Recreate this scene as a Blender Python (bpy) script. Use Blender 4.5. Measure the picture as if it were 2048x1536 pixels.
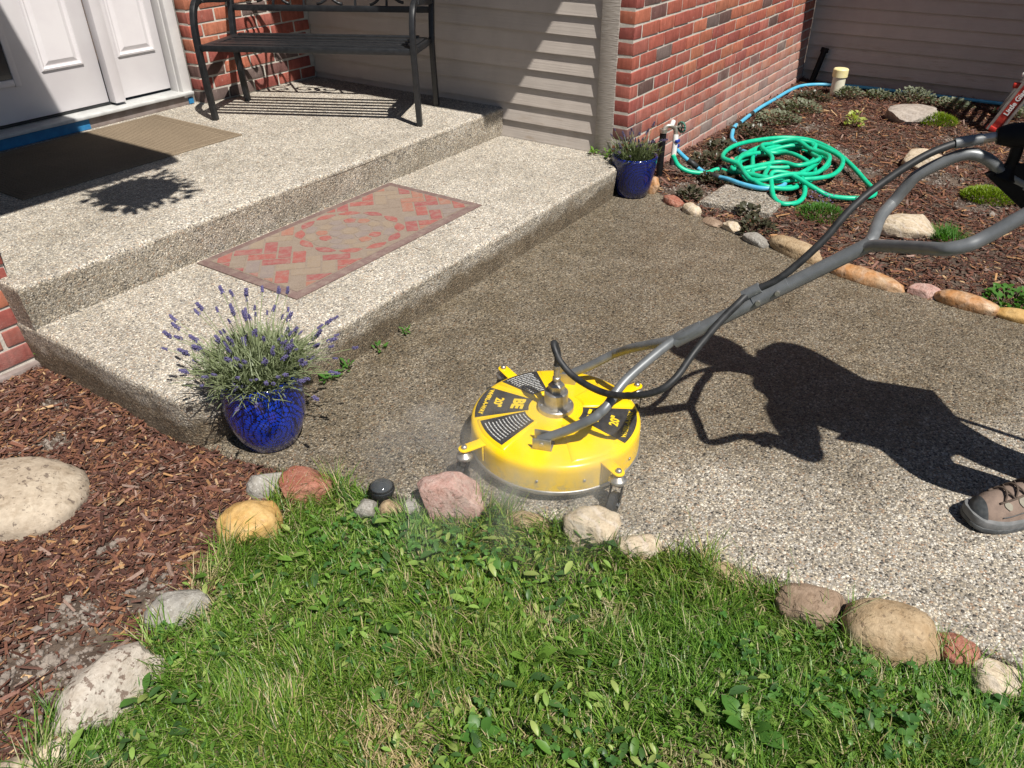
import bpy, bmesh, math, random
import numpy as np
from mathutils import Vector, Matrix, noise

# ------------------------------------------------------------------ clearing
for o in list(bpy.data.objects):
    bpy.data.objects.remove(o, do_unlink=True)
random.seed(7)
rng = np.random.default_rng(7)
scene = bpy.context.scene
COL = scene.collection
rad = math.radians

# ------------------------------------------------------------------ camera
CAM = Vector((-3.6044, -1.7528, 1.3933))
yaw, pitch, roll = rad(55.6457), rad(-33.3270), rad(-0.4094)
fwd = Vector((math.sin(yaw) * math.cos(pitch), math.cos(yaw) * math.cos(pitch), math.sin(pitch)))
rgt = Vector((math.cos(yaw), -math.sin(yaw), 0.0))
upv = rgt.cross(fwd)
r2 = rgt * math.cos(roll) + upv * math.sin(roll)
u2 = -rgt * math.sin(roll) + upv * math.cos(roll)
cd = bpy.data.cameras.new('camera')
cam = bpy.data.objects.new('camera', cd)
COL.objects.link(cam)
cam.matrix_world = Matrix(((r2.x, u2.x, -fwd.x, CAM.x), (r2.y, u2.y, -fwd.y, CAM.y),
                           (r2.z, u2.z, -fwd.z, CAM.z), (0, 0, 0, 1)))
cd.sensor_width = 36.0
cd.lens = 1556.5 / 2048 * 36.0
cd.clip_start = 0.05
cd.clip_end = 400
scene.camera = cam

# ------------------------------------------------------------------ sky and sun
SUN = Vector((-0.372 * math.cos(rad(57.6)), -0.928 * math.cos(rad(57.6)), math.sin(rad(57.6)))).normalized()
world = bpy.data.worlds.new('World')
scene.world = world
world.use_nodes = True
wn = world.node_tree.nodes
sky = wn.new('ShaderNodeTexSky')
sky.sky_type = 'NISHITA'
sky.sun_disc = False
sky.sun_elevation = rad(57.6)
sky.sun_rotation = rad(201.8)
sky.air_density = 0.8
sky.dust_density = 0.4
wn['Background'].inputs[1].default_value = 0.05
world.node_tree.links.new(sky.outputs[0], wn['Background'].inputs[0])
sl = bpy.data.lights.new('sun', 'SUN')
sl.energy = 5.0
sl.angle = rad(0.5)
sl.color = (1.0, 0.955, 0.89)
sun = bpy.data.objects.new('sun', sl)
COL.objects.link(sun)
sun.rotation_euler = (-SUN).to_track_quat('-Z', 'Y').to_euler()
sun.location = (-4, -8, 10)
vs = scene.view_settings
vs.view_transform = 'Standard'
vs.look = 'None'
vs.exposure = 0.28
vs.gamma = 1.0
vs.use_curve_mapping = False
scene.render.engine = 'CYCLES'
scene.cycles.max_bounces = 6
scene.cycles.diffuse_bounces = 1
scene.cycles.glossy_bounces = 3
scene.cycles.transmission_bounces = 3
scene.cycles.volume_bounces = 1

# ------------------------------------------------------------------ helpers
def tag(o, label, cat, group=None):
    o['label'] = label
    o['category'] = cat
    if group:
        o['group'] = group
    return o


def kind(o, k):
    o['kind'] = k
    return o


def empty(name, loc=(0, 0, 0), rz=0.0, parent=None):
    o = bpy.data.objects.new(name, None)
    COL.objects.link(o)
    o.location = loc
    o.rotation_euler = (0, 0, rz)
    o.empty_display_size = 0.05
    if parent:
        o.parent = parent
    return o


def link(name, me, parent=None, loc=None, rot=None):
    o = bpy.data.objects.new(name, me)
    COL.objects.link(o)
    if parent:
        o.parent = parent
    if loc is not None:
        o.location = loc
    if rot is not None:
        o.rotation_euler = rot
    return o


def shade(me, smooth=True, angle=None):
    me.polygons.foreach_set('use_smooth', [smooth] * len(me.polygons))
    if angle is not None and smooth:
        me.set_sharp_from_angle(angle=angle)


class MB:
    """collects pieces of one mesh"""
    def __init__(self):
        self.v, self.f = [], []

    def add(self, vs_, fs):
        n = len(self.v)
        self.v += [tuple(p) for p in vs_]
        self.f += [tuple(i + n for i in f) for f in fs]
        return self

    def box(self, c, s, rot=None):
        c = Vector(c)
        vs_ = []
        for dx in (-1, 1):
            for dy in (-1, 1):
                for dz in (-1, 1):
                    p = Vector((dx * s[0] / 2, dy * s[1] / 2, dz * s[2] / 2))
                    if rot:
                        p = rot @ p
                    vs_.append(c + p)
        return self.add(vs_, [(0, 1, 3, 2), (4, 6, 7, 5), (0, 4, 5, 1), (2, 3, 7, 6), (0, 2, 6, 4), (1, 5, 7, 3)])

    def tube(self, pts, r, seg=10, cap=True):
        pts = [Vector(p) for p in pts]
        n = len(pts)
        rs = r if isinstance(r, (list, tuple)) else [r] * n
        t0 = (pts[1] - pts[0]).normalized()
        ref = Vector((0, 0, 1)) if abs(t0.z) < .9 else Vector((1, 0, 0))
        nrm = t0.cross(ref).normalized()
        vs_, fs = [], []
        for i in range(n):
            a = pts[max(i - 1, 0)]
            b = pts[min(i + 1, n - 1)]
            t = (b - a).normalized()
            nrm = (nrm - t * nrm.dot(t)).normalized()
            bn = t.cross(nrm)
            for k in range(seg):
                an = 2 * math.pi * k / seg
                vs_.append(pts[i] + (nrm * math.cos(an) + bn * math.sin(an)) * rs[i])
        for i in range(n - 1):
            for k in range(seg):
                k2 = (k + 1) % seg
                fs.append((i * seg + k, i * seg + k2, (i + 1) * seg + k2, (i + 1) * seg + k))
        if cap:
            fs.append(tuple(range(seg - 1, -1, -1)))
            fs.append(tuple(range((n - 1) * seg, n * seg)))
        return self.add(vs_, fs)

    def bar(self, pts, w, h, up=(0, 0, 1)):
        """flat bar of width w (sideways) and height h (along up) swept through pts"""
        pts = [Vector(p) for p in pts]
        n = len(pts)
        vs_, fs = [], []
        upv_ = Vector(up)
        for i in range(n):
            t = (pts[min(i + 1, n - 1)] - pts[max(i - 1, 0)]).normalized()
            s = t.cross(upv_).normalized()
            u = s.cross(t).normalized()
            for a, b in ((-1, -1), (1, -1), (1, 1), (-1, 1)):
                vs_.append(pts[i] + s * (a * w / 2) + u * (b * h / 2))
        for i in range(n - 1):
            for k in range(4):
                k2 = (k + 1) % 4
                fs.append((i * 4 + k, i * 4 + k2, (i + 1) * 4 + k2, (i + 1) * 4 + k))
        fs.append((3, 2, 1, 0))
        fs.append(tuple((n - 1) * 4 + k for k in range(4)))
        return self.add(vs_, fs)

    def lathe(self, prof, seg=32, c=(0, 0, 0), close=False):
        vs_, fs = [], []
        n = len(prof)
        for k in range(seg):
            a = 2 * math.pi * k / seg
            for r, z in prof:
                vs_.append((c[0] + r * math.cos(a), c[1] + r * math.sin(a), c[2] + z))
        for k in range(seg):
            k2 = (k + 1) % seg
            for i in range(n - 1):
                fs.append((k * n + i, k2 * n + i, k2 * n + i + 1, k * n + i + 1))
        if close:
            fs.append(tuple(k * n for k in range(seg - 1, -1, -1)))
            fs.append(tuple(k * n + n - 1 for k in range(seg)))
        return self.add(vs_, fs)

    def prism(self, poly, z0, z1):
        n = len(poly)
        vs_ = [(p[0], p[1], z0) for p in poly] + [(p[0], p[1], z1) for p in poly]
        fs = [tuple(range(n - 1, -1, -1)), tuple(range(n, 2 * n))]
        fs += [(i, (i + 1) % n, n + (i + 1) % n, n + i) for i in range(n)]
        return self.add(vs_, fs)

    def mesh(self, name, m, smooth=False, angle=None):
        me = bpy.data.meshes.new(name)
        me.from_pydata(self.v, [], self.f)
        if m:
            me.materials.append(m)
        shade(me, smooth, angle)
        me.update()
        return me

    def build(self, name, m, parent=None, smooth=False, angle=None, bevel=0, bseg=2, loc=None, rot=None):
        me = self.mesh(name, m, smooth, angle)
        if bevel:
            bm = bmesh.new()
            bm.from_mesh(me)
            bmesh.ops.recalc_face_normals(bm, faces=bm.faces)
            es = [e for e in bm.edges if len(e.link_faces) == 2 and e.calc_face_angle(0) > 0.6]
            bmesh.ops.bevel(bm, geom=es, offset=bevel, segments=bseg, affect='EDGES', profile=0.5, clamp_overlap=True)
            bm.to_mesh(me)
            bm.free()
            shade(me, True, rad(35))
        return link(name, me, parent, loc, rot)


def spline(pts, n=8, closed=False):
    """Catmull-Rom through pts"""
    P = [Vector(p) for p in pts]
    out = []
    m = len(P)
    rng_ = range(m if closed else m - 1)
    for i in rng_:
        if closed:
            a, b, c, d = P[(i - 1) % m], P[i], P[(i + 1) % m], P[(i + 2) % m]
        else:
            a, b, c, d = P[max(i - 1, 0)], P[i], P[i + 1], P[min(i + 2, m - 1)]
        for k in range(n):
            t = k / n
            out.append(0.5 * ((2 * b) + (c - a) * t + (2 * a - 5 * b + 4 * c - d) * t * t + (3 * b - a - 3 * c + d) * t ** 3))
    if not closed:
        out.append(P[-1])
    return out


def np_mesh(name, V, faces_n, F, m, col=None, smooth=False):
    """V (n,3), F flat index list, faces_n loop totals, col (n,3) point colours"""
    me = bpy.data.meshes.new(name)
    V = np.asarray(V, dtype=np.float32)
    F = np.asarray(F, dtype=np.int32)
    faces_n = np.asarray(faces_n, dtype=np.int32)
    me.vertices.add(len(V))
    me.vertices.foreach_set('co', V.ravel())
    me.loops.add(len(F))
    me.loops.foreach_set('vertex_index', F)
    me.polygons.add(len(faces_n))
    st = np.concatenate([[0], np.cumsum(faces_n)[:-1]]).astype(np.int32)
    me.polygons.foreach_set('loop_start', st)
    me.polygons.foreach_set('loop_total', faces_n)
    me.update(calc_edges=True)
    if col is not None:
        at = me.color_attributes.new('Col', 'FLOAT_COLOR', 'POINT')
        c4 = np.ones((len(V), 4), dtype=np.float32)
        c4[:, :3] = col
        at.data.foreach_set('color', c4.ravel())
    me.materials.append(m)
    me.polygons.foreach_set('use_smooth', np.full(len(faces_n), smooth))
    return me


def inpoly(P, poly):
    x, y = P[:, 0], P[:, 1]
    ins = np.zeros(len(P), bool)
    n = len(poly)
    for i in range(n):
        x1, y1 = poly[i]
        x2, y2 = poly[(i + 1) % n]
        c = ((y1 > y) != (y2 > y)) & (x < (x2 - x1) * (y - y1) / (y2 - y1 + 1e-12) + x1)
        ins ^= c
    return ins


def vnoise(P, scale, off=0.0):
    """cheap smooth value noise on 2D points"""
    q = P * scale + off
    i = np.floor(q).astype(int)
    f = q - i
    f = f * f * (3 - 2 * f)

    def hsh(a, b):
        h = np.sin(a * 127.1 + b * 311.7) * 43758.5453
        return h - np.floor(h)
    a = hsh(i[:, 0], i[:, 1])
    b = hsh(i[:, 0] + 1, i[:, 1])
    c = hsh(i[:, 0], i[:, 1] + 1)
    d = hsh(i[:, 0] + 1, i[:, 1] + 1)
    return (a * (1 - f[:, 0]) + b * f[:, 0]) * (1 - f[:, 1]) + (c * (1 - f[:, 0]) + d * f[:, 0]) * f[:, 1]


# ------------------------------------------------------------------ materials
class NT:
    def __init__(self, name):
        self.m = bpy.data.materials.new(name)
        self.m.use_nodes = True
        self.t = self.m.node_tree
        self.b = self.t.nodes['Principled BSDF']
        self.out = self.t.nodes['Material Output']

    def n(self, typ, props=None, **ins):
        nd = self.t.nodes.new(typ)
        for k, v in (props or {}).items():
            setattr(nd, k, v)
        for k, v in ins.items():
            key = int(k[1:]) if k[0] == 'i' and k[1:].isdigit() else k.replace('_', ' ')
            self.set(nd.inputs[key], v)
        return nd

    def set(self, sock, v):
        if isinstance(v, bpy.types.NodeSocket):
            self.t.links.new(v, sock)
        else:
            if sock.type == 'RGBA' and len(v) == 3:
                v = (*v, 1.0)
            sock.default_value = v

    def pos(self):
        return self.n('ShaderNodeNewGeometry').outputs['Position']

    def obj(self):
        return self.n('ShaderNodeTexCoord').outputs['Object']

    def noise(self, vec, scale, detail=4.0, rough=0.55, dist=0.0):
        return self.n('ShaderNodeTexNoise', None, Vector=vec, Scale=scale, Detail=detail, Roughness=rough, Distortion=dist).outputs['Fac']

    def ramp(self, fac, stops, interp='LINEAR'):
        nd = self.n('ShaderNodeValToRGB', None, Fac=fac)
        cr = nd.color_ramp
        cr.interpolation = interp
        while len(cr.elements) < len(stops):
            cr.elements.new(0.5)
        for e, (p, c) in zip(cr.elements, stops):
            e.position = p
            e.color = (*c, 1.0) if not isinstance(c, float) else (c, c, c, 1.0)
        return nd.outputs[0]

    def mix(self, fac, a, b, mode='MIX'):
        nd = self.n('ShaderNodeMix', {'data_type': 'RGBA', 'blend_type': mode})
        self.set(nd.inputs[0], fac)
        self.set(nd.inputs[6], a)
        self.set(nd.inputs[7], b)
        return nd.outputs[2]

    def math(self, op, a, b=0.0, c=0.0, clamp=False):
        nd = self.n('ShaderNodeMath', {'operation': op, 'use_clamp': clamp})
        self.set(nd.inputs[0], a)
        self.set(nd.inputs[1], b)
        self.set(nd.inputs[2], c)
        return nd.outputs[0]

    def smooth(self, v, lo, hi):
        return self.n('ShaderNodeMapRange', {'interpolation_type': 'SMOOTHSTEP'}, Value=v, i1=lo, i2=hi).outputs[0]

    def bump(self, h, strength=0.5, dist=0.005, normal=None):
        nd = self.n('ShaderNodeBump', None, Height=h, Strength=strength, Distance=dist)
        if normal:
            self.set(nd.inputs['Normal'], normal)
        self.set(self.b.inputs['Normal'], nd.outputs[0])
        return nd.outputs[0]

    def fin(self, color=None, rough=None, metal=None, spec=None):
        if color is not None:
            self.set(self.b.inputs['Base Color'], color)
        if rough is not None:
            self.set(self.b.inputs['Roughness'], rough)
        if metal is not None:
            self.set(self.b.inputs['Metallic'], metal)
        if spec is not None:
            self.set(self.b.inputs['Specular IOR Level'], spec)
        return self.m


def simple(name, c1, c2=None, scale=20.0, rough=0.6, metal=0.0, bump=0.0, bscale=None, bdist=0.003, tint=False, spec=None, rvar=0.1, detail=5.0):
    s = NT(name)
    v = s.obj()
    f = s.noise(v, scale, detail)
    f2 = s.smooth(f, 0.35, 0.65)
    col = s.mix(f2, c1, c2 or c1)
    if tint:
        oi = s.n('ShaderNodeObjectInfo')
        col = s.mix(1.0, col, oi.outputs['Color'], 'MULTIPLY')
    if bump:
        s.bump(s.noise(v, bscale or scale * 4, 5.0), bump, bdist)
    rr = s.math('MULTIPLY_ADD', f, rvar * 2, rough - rvar)
    return s.fin(col, rr, metal, spec)


def leafmat(name, dark, light, attr=False, trans=0.35, rough=0.45):
    s = NT(name)
    if attr:
        col = s.n('ShaderNodeAttribute', {'attribute_name': 'Col'}).outputs['Color']
    else:
        col = s.mix(s.noise(s.obj(), 40.0, 2.0), dark, light)
    s.fin(col, rough, 0.0, 0.35)
    tr = s.n('ShaderNodeBsdfTranslucent')
    tc = s.mix(1.0, col, (1.0, 1.15, 0.45), 'MULTIPLY')
    s.set(tr.inputs['Color'], tc)
    mx = s.n('ShaderNodeMixShader')
    mx.inputs[0].default_value = trans
    s.t.links.new(s.b.outputs[0], mx.inputs[1])
    s.t.links.new(tr.outputs[0], mx.inputs[2])
    s.t.links.new(mx.outputs[0], s.out.inputs['Surface'])
    return s.m


def aggregate(name, scale, mean, wet=None, stain=0.0, fine=1.0, splash=False, con=1.0):
    """exposed pebble concrete: two sizes of pebble in cement"""
    s = NT(name)
    p = s.pos()
    wob = s.n('ShaderNodeTexNoise', None, Vector=p, Scale=130.0, Detail=2.0).outputs['Color']
    pv = s.n('ShaderNodeVectorMath', {'operation': 'MULTIPLY_ADD'}, i0=wob, i1=(0.007, 0.007, 0.007), i2=p).outputs[0]
    m = mean
    stops = [(0.0, (m * .16, m * .15, m * .14)), (0.15, (m * .42, m * .38, m * .32)), (0.30, (m * .80, m * .70, m * .56)),
             (0.48, (m * 1.05, m * 1.02, m * .96)), (0.64, (m * 1.3, m * 1.16, m * .92)),
             (0.80, (m * .85, m * .60, m * .42)), (0.87, (m * 1.7, m * 1.6, m * 1.42)), (1.0, (m * 1.9, m * 1.8, m * 1.66))]

    stops = [(p_, tuple(m * .85 * (1 - con) + v_ * con for v_ in c_)) for p_, c_ in stops]

    def layer(sc, rnd_):
        vo = s.n('ShaderNodeTexVoronoi', {'feature': 'F1'}, Vector=pv, Scale=sc, Randomness=rnd_)
        sep = s.n('ShaderNodeSeparateColor', None, Color=vo.outputs['Color'])
        return vo.outputs['Distance'], sep.outputs[0], sep.outputs[1]
    d1, r1, g1 = layer(scale, 1.0)
    d2, r2_, g2 = layer(scale * 1.9, 1.0)
    big_on = s.math('MULTIPLY', s.smooth(d1, 0.52, 0.40), s.math('GREATER_THAN', g1, 0.35))
    small_on = s.smooth(d2, 0.62, 0.45)
    cem = (m * .62, m * .57, m * .50)
    col = s.mix(small_on, cem, s.ramp(r2_, stops, 'CONSTANT'))
    col = s.mix(big_on, col, s.ramp(r1, stops, 'CONSTANT'))
    big = s.noise(p, 2.2, 6.0, 0.62)
    mid = s.noise(p, 13.0, 5.0, 0.65)
    col = s.mix(1.0, col, s.ramp(big, [(0.3, (.80, .78, .74)), (0.7, (1.12, 1.11, 1.09))]), 'MULTIPLY')
    col = s.mix(1.0, col, s.ramp(mid, [(0.3, (.84, .83, .81)), (0.7, (1.1, 1.09, 1.07))]), 'MULTIPLY')
    rough = 0.75
    if stain:
        nz = s.n('ShaderNodeSeparateXYZ', None, Vector=s.n('ShaderNodeNewGeometry').outputs['True Normal']).outputs[2]
        side = s.math('SUBTRACT', 1.0, s.smooth(nz, 0.2, 0.85))
        f = s.math('MULTIPLY', side, s.smooth(s.noise(p, 5.0, 6.0, 0.7), 0.25, 0.6))
        f = s.math('MULTIPLY', f, stain)
        col = s.mix(f, col, s.mix(1.0, col, (.62, .59, .54), 'MULTIPLY'))
    if wet:
        sx = s.n('ShaderNodeSeparateXYZ', None, Vector=p)
        (nx, ny, c0) = wet
        lin = s.math('ADD', s.math('MULTIPLY_ADD', sx.outputs[0], nx, c0), s.math('MULTIPLY', sx.outputs[1], ny))
        lin = s.math('ADD', lin, s.math('MULTIPLY_ADD', s.noise(p, 2.6, 6.0, 0.65), 1.1, -0.55))
        w = s.math('SUBTRACT', 1.0, s.smooth(lin, -0.22, 0.42))
        # puddled streaks on the dry part
        st = s.smooth(s.noise(s.n('ShaderNodeMapping', None, Vector=p, Scale=(7.0, 1.6, 1.0), Rotation=(0, 0, 0.5)).outputs[0], 1.0, 4.0), 0.62, 0.74)
        w = s.math('MAXIMUM', w, s.math('MULTIPLY', st, 0.6))
        w = s.math('MULTIPLY', w, s.ramp(s.noise(p, 6.0, 6.0, 0.7), [(.3, .72), (.7, 1.0)]))
        col = s.mix(w, col, s.mix(1.0, col, (.40, .36, .295), 'MULTIPLY'))
        rough = s.math('MULTIPLY_ADD', w, -0.40, 0.78)
    if splash:
        # water thrown against the foot of the lower riser
        sq = s.n('ShaderNodeSeparateXYZ', None, Vector=p)
        lvl = s.math('MULTIPLY_ADD', s.noise(p, 9.0, 5.0, 0.65), 0.16, 0.015)
        w = s.smooth(s.math('SUBTRACT', lvl, sq.outputs[2]), -0.02, 0.03)
        col = s.mix(s.math('MULTIPLY', w, 0.85), col, s.mix(1.0, col, (.40, .34, .26), 'MULTIPLY'))
    h1 = s.math('MULTIPLY', s.math('SUBTRACT', 0.6, d1), s.math('ADD', big_on, 0.15))
    h2 = s.math('MULTIPLY', s.math('SUBTRACT', 0.6, d2), 0.5)
    s.bump(s.math('ADD', h1, h2), 0.85, 0.0042 * fine)
    return s.fin(col, rough, 0.0, 0.4)


def brickmat(name):
    s = NT(name)
    v = s.obj()
    p = s.pos()
    oi = s.n('ShaderNodeObjectInfo')
    seed = s.n('ShaderNodeVectorMath', {'operation': 'MULTIPLY_ADD'}, i0=p, i1=(1, 1, 1), i2=oi.outputs['Random']).outputs[0]
    streak = s.noise(s.n('ShaderNodeMapping', None, Vector=seed, Scale=(60.0, 60.0, 9.0)).outputs[0], 1.0, 4.0)
    blot = s.noise(seed, 28.0, 5.0, 0.6)
    col = s.mix(1.0, oi.outputs['Color'], s.ramp(streak, [(0.3, (.78, .76, .76)), (0.7, (1.15, 1.14, 1.12))]), 'MULTIPLY')
    col = s.mix(1.0, col, s.ramp(blot, [(0.3, (.8, .78, .76)), (0.7, (1.12, 1.12, 1.12))]), 'MULTIPLY')
    # lime bloom, heaviest low on the wall and on its far end
    sx = s.n('ShaderNodeSeparateXYZ', None, Vector=p)
    low = s.math('MULTIPLY_ADD', sx.outputs[2], -0.75, 0.30)
    low = s.math('ADD', low, s.math('MULTIPLY', sx.outputs[0], 0.055))
    ef = s.math('ADD', low, s.math('MULTIPLY_ADD', s.noise(p, 6.0, 6.0, 0.7), 0.9, -0.38))
    ef = s.math('MULTIPLY', s.smooth(ef, 0.05, 0.55), 0.5)
    col = s.mix(ef, col, (.52, .43, .38))
    smear = s.smooth(s.noise(seed, 46.0, 6.0, .72), .60, .72)
    col = s.mix(s.math('MULTIPLY', smear, .4), col, (.55, .48, .42))
    s.bump(s.math('ADD', s.math('MULTIPLY', streak, 0.6), s.noise(p, 220.0, 3.0)), 0.6, 0.0026)
    return s.fin(col, 0.86, 0.0, 0.25)


M = {}
M['agg_step'] = aggregate('aggregate_steps', 122.0, 0.58, stain=0.75, splash=True, con=.85)
M['agg_walk'] = aggregate('aggregate_walk', 116.0, 0.47, wet=(-.72, -.69, -2.18), stain=0.5)
M['agg_paver'] = aggregate('aggregate_paver', 90.0, 0.36)
M['brick'] = brickmat('brick')
M['mortar'] = simple('mortar', (.60, .55, .48), (.50, .46, .40), 30, .9, bump=.6, bscale=140, bdist=.003)
M['soil'] = simple('soil', (.075, .05, .036), (.13, .095, .07), 9, .95, bump=.9, bscale=60, bdist=.02)
M['lawn_soil'] = simple('lawn_soil', (.04, .05, .015), (.11, .085, .045), 22, .95, bump=.8, bscale=70, bdist=.01)
M['dirt'] = simple('grey_dirt', (.19, .155, .13), (.29, .245, .205), 40, .95, bump=.8, bscale=90, bdist=.006)
M['white_paint'] = simple('white_door_paint', (.74, .70, .71), (.78, .745, .75), 6, .42, bump=.08, bscale=60, bdist=.001)
M['trim_white'] = simple('white_trim', (.70, .68, .67), (.76, .74, .72), 12, .55, bump=.15, bscale=80, bdist=.001)
M['tape'] = simple('blue_tape', (.02, .17, .38), (.03, .22, .45), 30, .6)
M['bench'] = simple('black_powder_coat', (.012, .013, .015), (.02, .021, .023), 50, .42, bump=.1, bscale=300, bdist=.0005)
def yellow_paint():
    s = NT('yellow_powder_coat')
    v = s.obj()
    col = s.mix(s.noise(v, 9.0, 3.0), (.92, .575, .003), (.95, .62, .005))
    sm = s.smooth(s.noise(v, 16.0, 7.0, .7), .56, .74)
    col = s.mix(s.math('MULTIPLY', sm, .30), col, (.55, .36, .05))
    # dried splashes round the skirt
    z = s.n('ShaderNodeSeparateXYZ', None, Vector=v).outputs[2]
    sp = s.math('MULTIPLY', s.smooth(z, .10, .045), s.smooth(s.noise(v, 60.0, 4.0, .6), .48, .62))
    col = s.mix(s.math('MULTIPLY', sp, .45), col, (.38, .33, .24))
    s.bump(s.noise(v, 160.0, 3.0), .05, .0004)
    return s.fin(col, s.math('MULTIPLY_ADD', sm, .2, .26), 0, .5)


M['yellow'] = yellow_paint()
M['steel'] = simple('grey_painted_tube', (.175, .185, .19), (.215, .225, .23), 30, .42, metal=.35, bump=.05, bscale=200, bdist=.0004)
M['bright_steel'] = simple('machined_steel', (.40, .38, .35), (.50, .48, .44), 60, .42, metal=.85)
M['black_rubber'] = simple('black_rubber', (.014, .015, .016), (.03, .031, .032), 40, .55)
M['black_plastic'] = simple('black_plastic', (.006, .006, .007), (.010, .010, .011), 40, .6, spec=.2)
M['decal'] = simple('black_decal', (.022, .022, .024), (.04, .04, .042), 60, .45)
M['decal_yellow'] = simple('decal_yellow', (.9, .62, .02), None, 10, .45)
M['decal_white'] = simple('decal_white', (.6, .6, .58), None, 10, .5)
M['green_hose'] = simple('green_hose', (.004, .46, .25), (.01, .53, .30), 25, .42)
M['blue_hose'] = simple('blue_hose', (.07, .40, .62), (.12, .47, .68), 25, .42)
M['brass'] = simple('weathered_brass', (.38, .33, .26), (.55, .52, .46), 60, .42, metal=.7)
M['pvc'] = simple('cream_pvc', (.72, .68, .52), (.78, .74, .6), 30, .5)
M['pvc_cap'] = simple('yellowed_cap', (.80, .70, .34), (.84, .75, .42), 30, .5)
M['pvc_white'] = simple('white_pipe', (.72, .71, .67), (.78, .77, .74), 30, .45)
M['valve_blue'] = simple('blue_valve', (.015, .04, .28), (.02, .06, .36), 30, .4)
M['valve_green'] = simple('green_handwheel', (.05, .16, .12), (.09, .22, .17), 30, .5)
M['rust'] = simple('red_brown_plastic', (.42, .16, .13), (.5, .22, .18), 30, .5)
M['mat_beige'] = None
M['alu'] = simple('ladder_aluminium', (.42, .41, .40), (.55, .54, .52), 30, .38, metal=.8)
M['ladder_red'] = simple('ladder_red', (.42, .02, .015), (.55, .05, .03), 30, .45)
M['ladder_label'] = simple('ladder_label', (.20, .008, .006), (.50, .05, .03), 26, .5)
M['print_white'] = simple('print_white', (.75, .75, .73), None, 10, .5)
M['print_grey'] = simple('print_grey', (.55, .55, .53), None, 10, .5)
M['sill'] = simple('weathered_sill', (.50, .50, .49), (.60, .60, .58), 25, .6, bump=.2, bscale=120, bdist=.001)
M['sill_dark'] = simple('sill_front_shaded', (.22, .17, .15), (.32, .27, .25), 14, .8)  # darker than the sill: shade under its overhang is put into the colour
M['jeans'] = simple('blue_denim', (.018, .025, .055), (.035, .045, .085), 90, .9, bump=.4, bscale=500, bdist=.001)
M['shirt'] = simple('dark_shirt', (.03, .034, .045), (.045, .05, .06), 60, .9)
M['skin'] = simple('skin', (.50, .30, .22), (.55, .34, .25), 30, .5)
M['shoe_brown'] = simple('brown_suede', (.20, .145, .115), (.26, .19, .15), 45, .9, bump=.5, bscale=420, bdist=.0015)
M['shoe_sole'] = simple('grey_rubber', (.13, .135, .135), (.19, .19, .19), 40, .75, bump=.3, bscale=300, bdist=.001)
M['shoe_cap'] = simple('dark_toe_rubber', (.05, .055, .058), (.09, .095, .097), 60, .55, bump=.3, bscale=200, bdist=.001)
M['shoe_mesh'] = simple('taupe_mesh', (.24, .22, .175), (.30, .28, .22), 80, .9)
M['lace'] = simple('brown_lace', (.075, .052, .04), (.11, .08, .06), 90, .85)
M['glaze'] = None
M['potsoil'] = simple('potting_soil', (.03, .022, .016), (.06, .042, .03), 60, .95, bump=.6, bscale=120, bdist=.01)
M['glass_dark'] = simple('door_glass', (.05, .055, .06), None, 10, .08)
M['roof'] = simple('soffit_paint', (.42, .38, .34), (.46, .42, .38), 20, .8)
M['shingle'] = simple('roof_shingle', (.06, .055, .05), (.1, .095, .09), 60, .95)


def siding_mat():
    s = NT('taupe_siding_paint')
    p = s.pos()
    g = s.noise(s.n('ShaderNodeMapping', None, Vector=p, Scale=(30.0, 2.0, 130.0)).outputs[0], 1.0, 5.0, 0.6)
    g2 = s.noise(p, 9.0, 5.0, .6)
    oi = s.n('ShaderNodeObjectInfo')
    col = s.ramp(g2, [(0.3, (.46, .41, .365)), (0.7, (.52, .465, .415))])
    col = s.mix(1.0, col, s.ramp(oi.outputs['Random'], [(0, (.93, .93, .93)), (1, (1.06, 1.05, 1.04))]), 'MULTIPLY')
    # knots and worn paint on the lowest boards
    sz = s.n('ShaderNodeSeparateXYZ', None, Vector=p).outputs[2]
    wear = s.math('MULTIPLY', s.smooth(sz, 0.42, 0.17), s.smooth(s.noise(s.n('ShaderNodeMapping', None, Vector=p, Scale=(10.0, 6.0, 40.0)).outputs[0], 1.0, 6.0, .7), .52, .68))
    col = s.mix(s.math('MULTIPLY', wear, .6), col, (.32, .24, .17))
    s.bump(g, 0.45, 0.004)
    return s.fin(col, 0.7, 0.0, 0.35)


M['siding'] = siding_mat()


def rough_trim():
    s = NT('rough_sawn_trim')
    p = s.pos()
    g = s.noise(s.n('ShaderNodeMapping', None, Vector=p, Scale=(30.0, 16.0, 190.0)).outputs[0], 1.0, 4.0, .6)
    col = s.ramp(g, [(0.3, (.34, .30, .26)), (0.7, (.50, .45, .40))])
    s.bump(g, 1.0, 0.008)
    return s.fin(col, .85)


M['trim'] = rough_trim()


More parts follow.
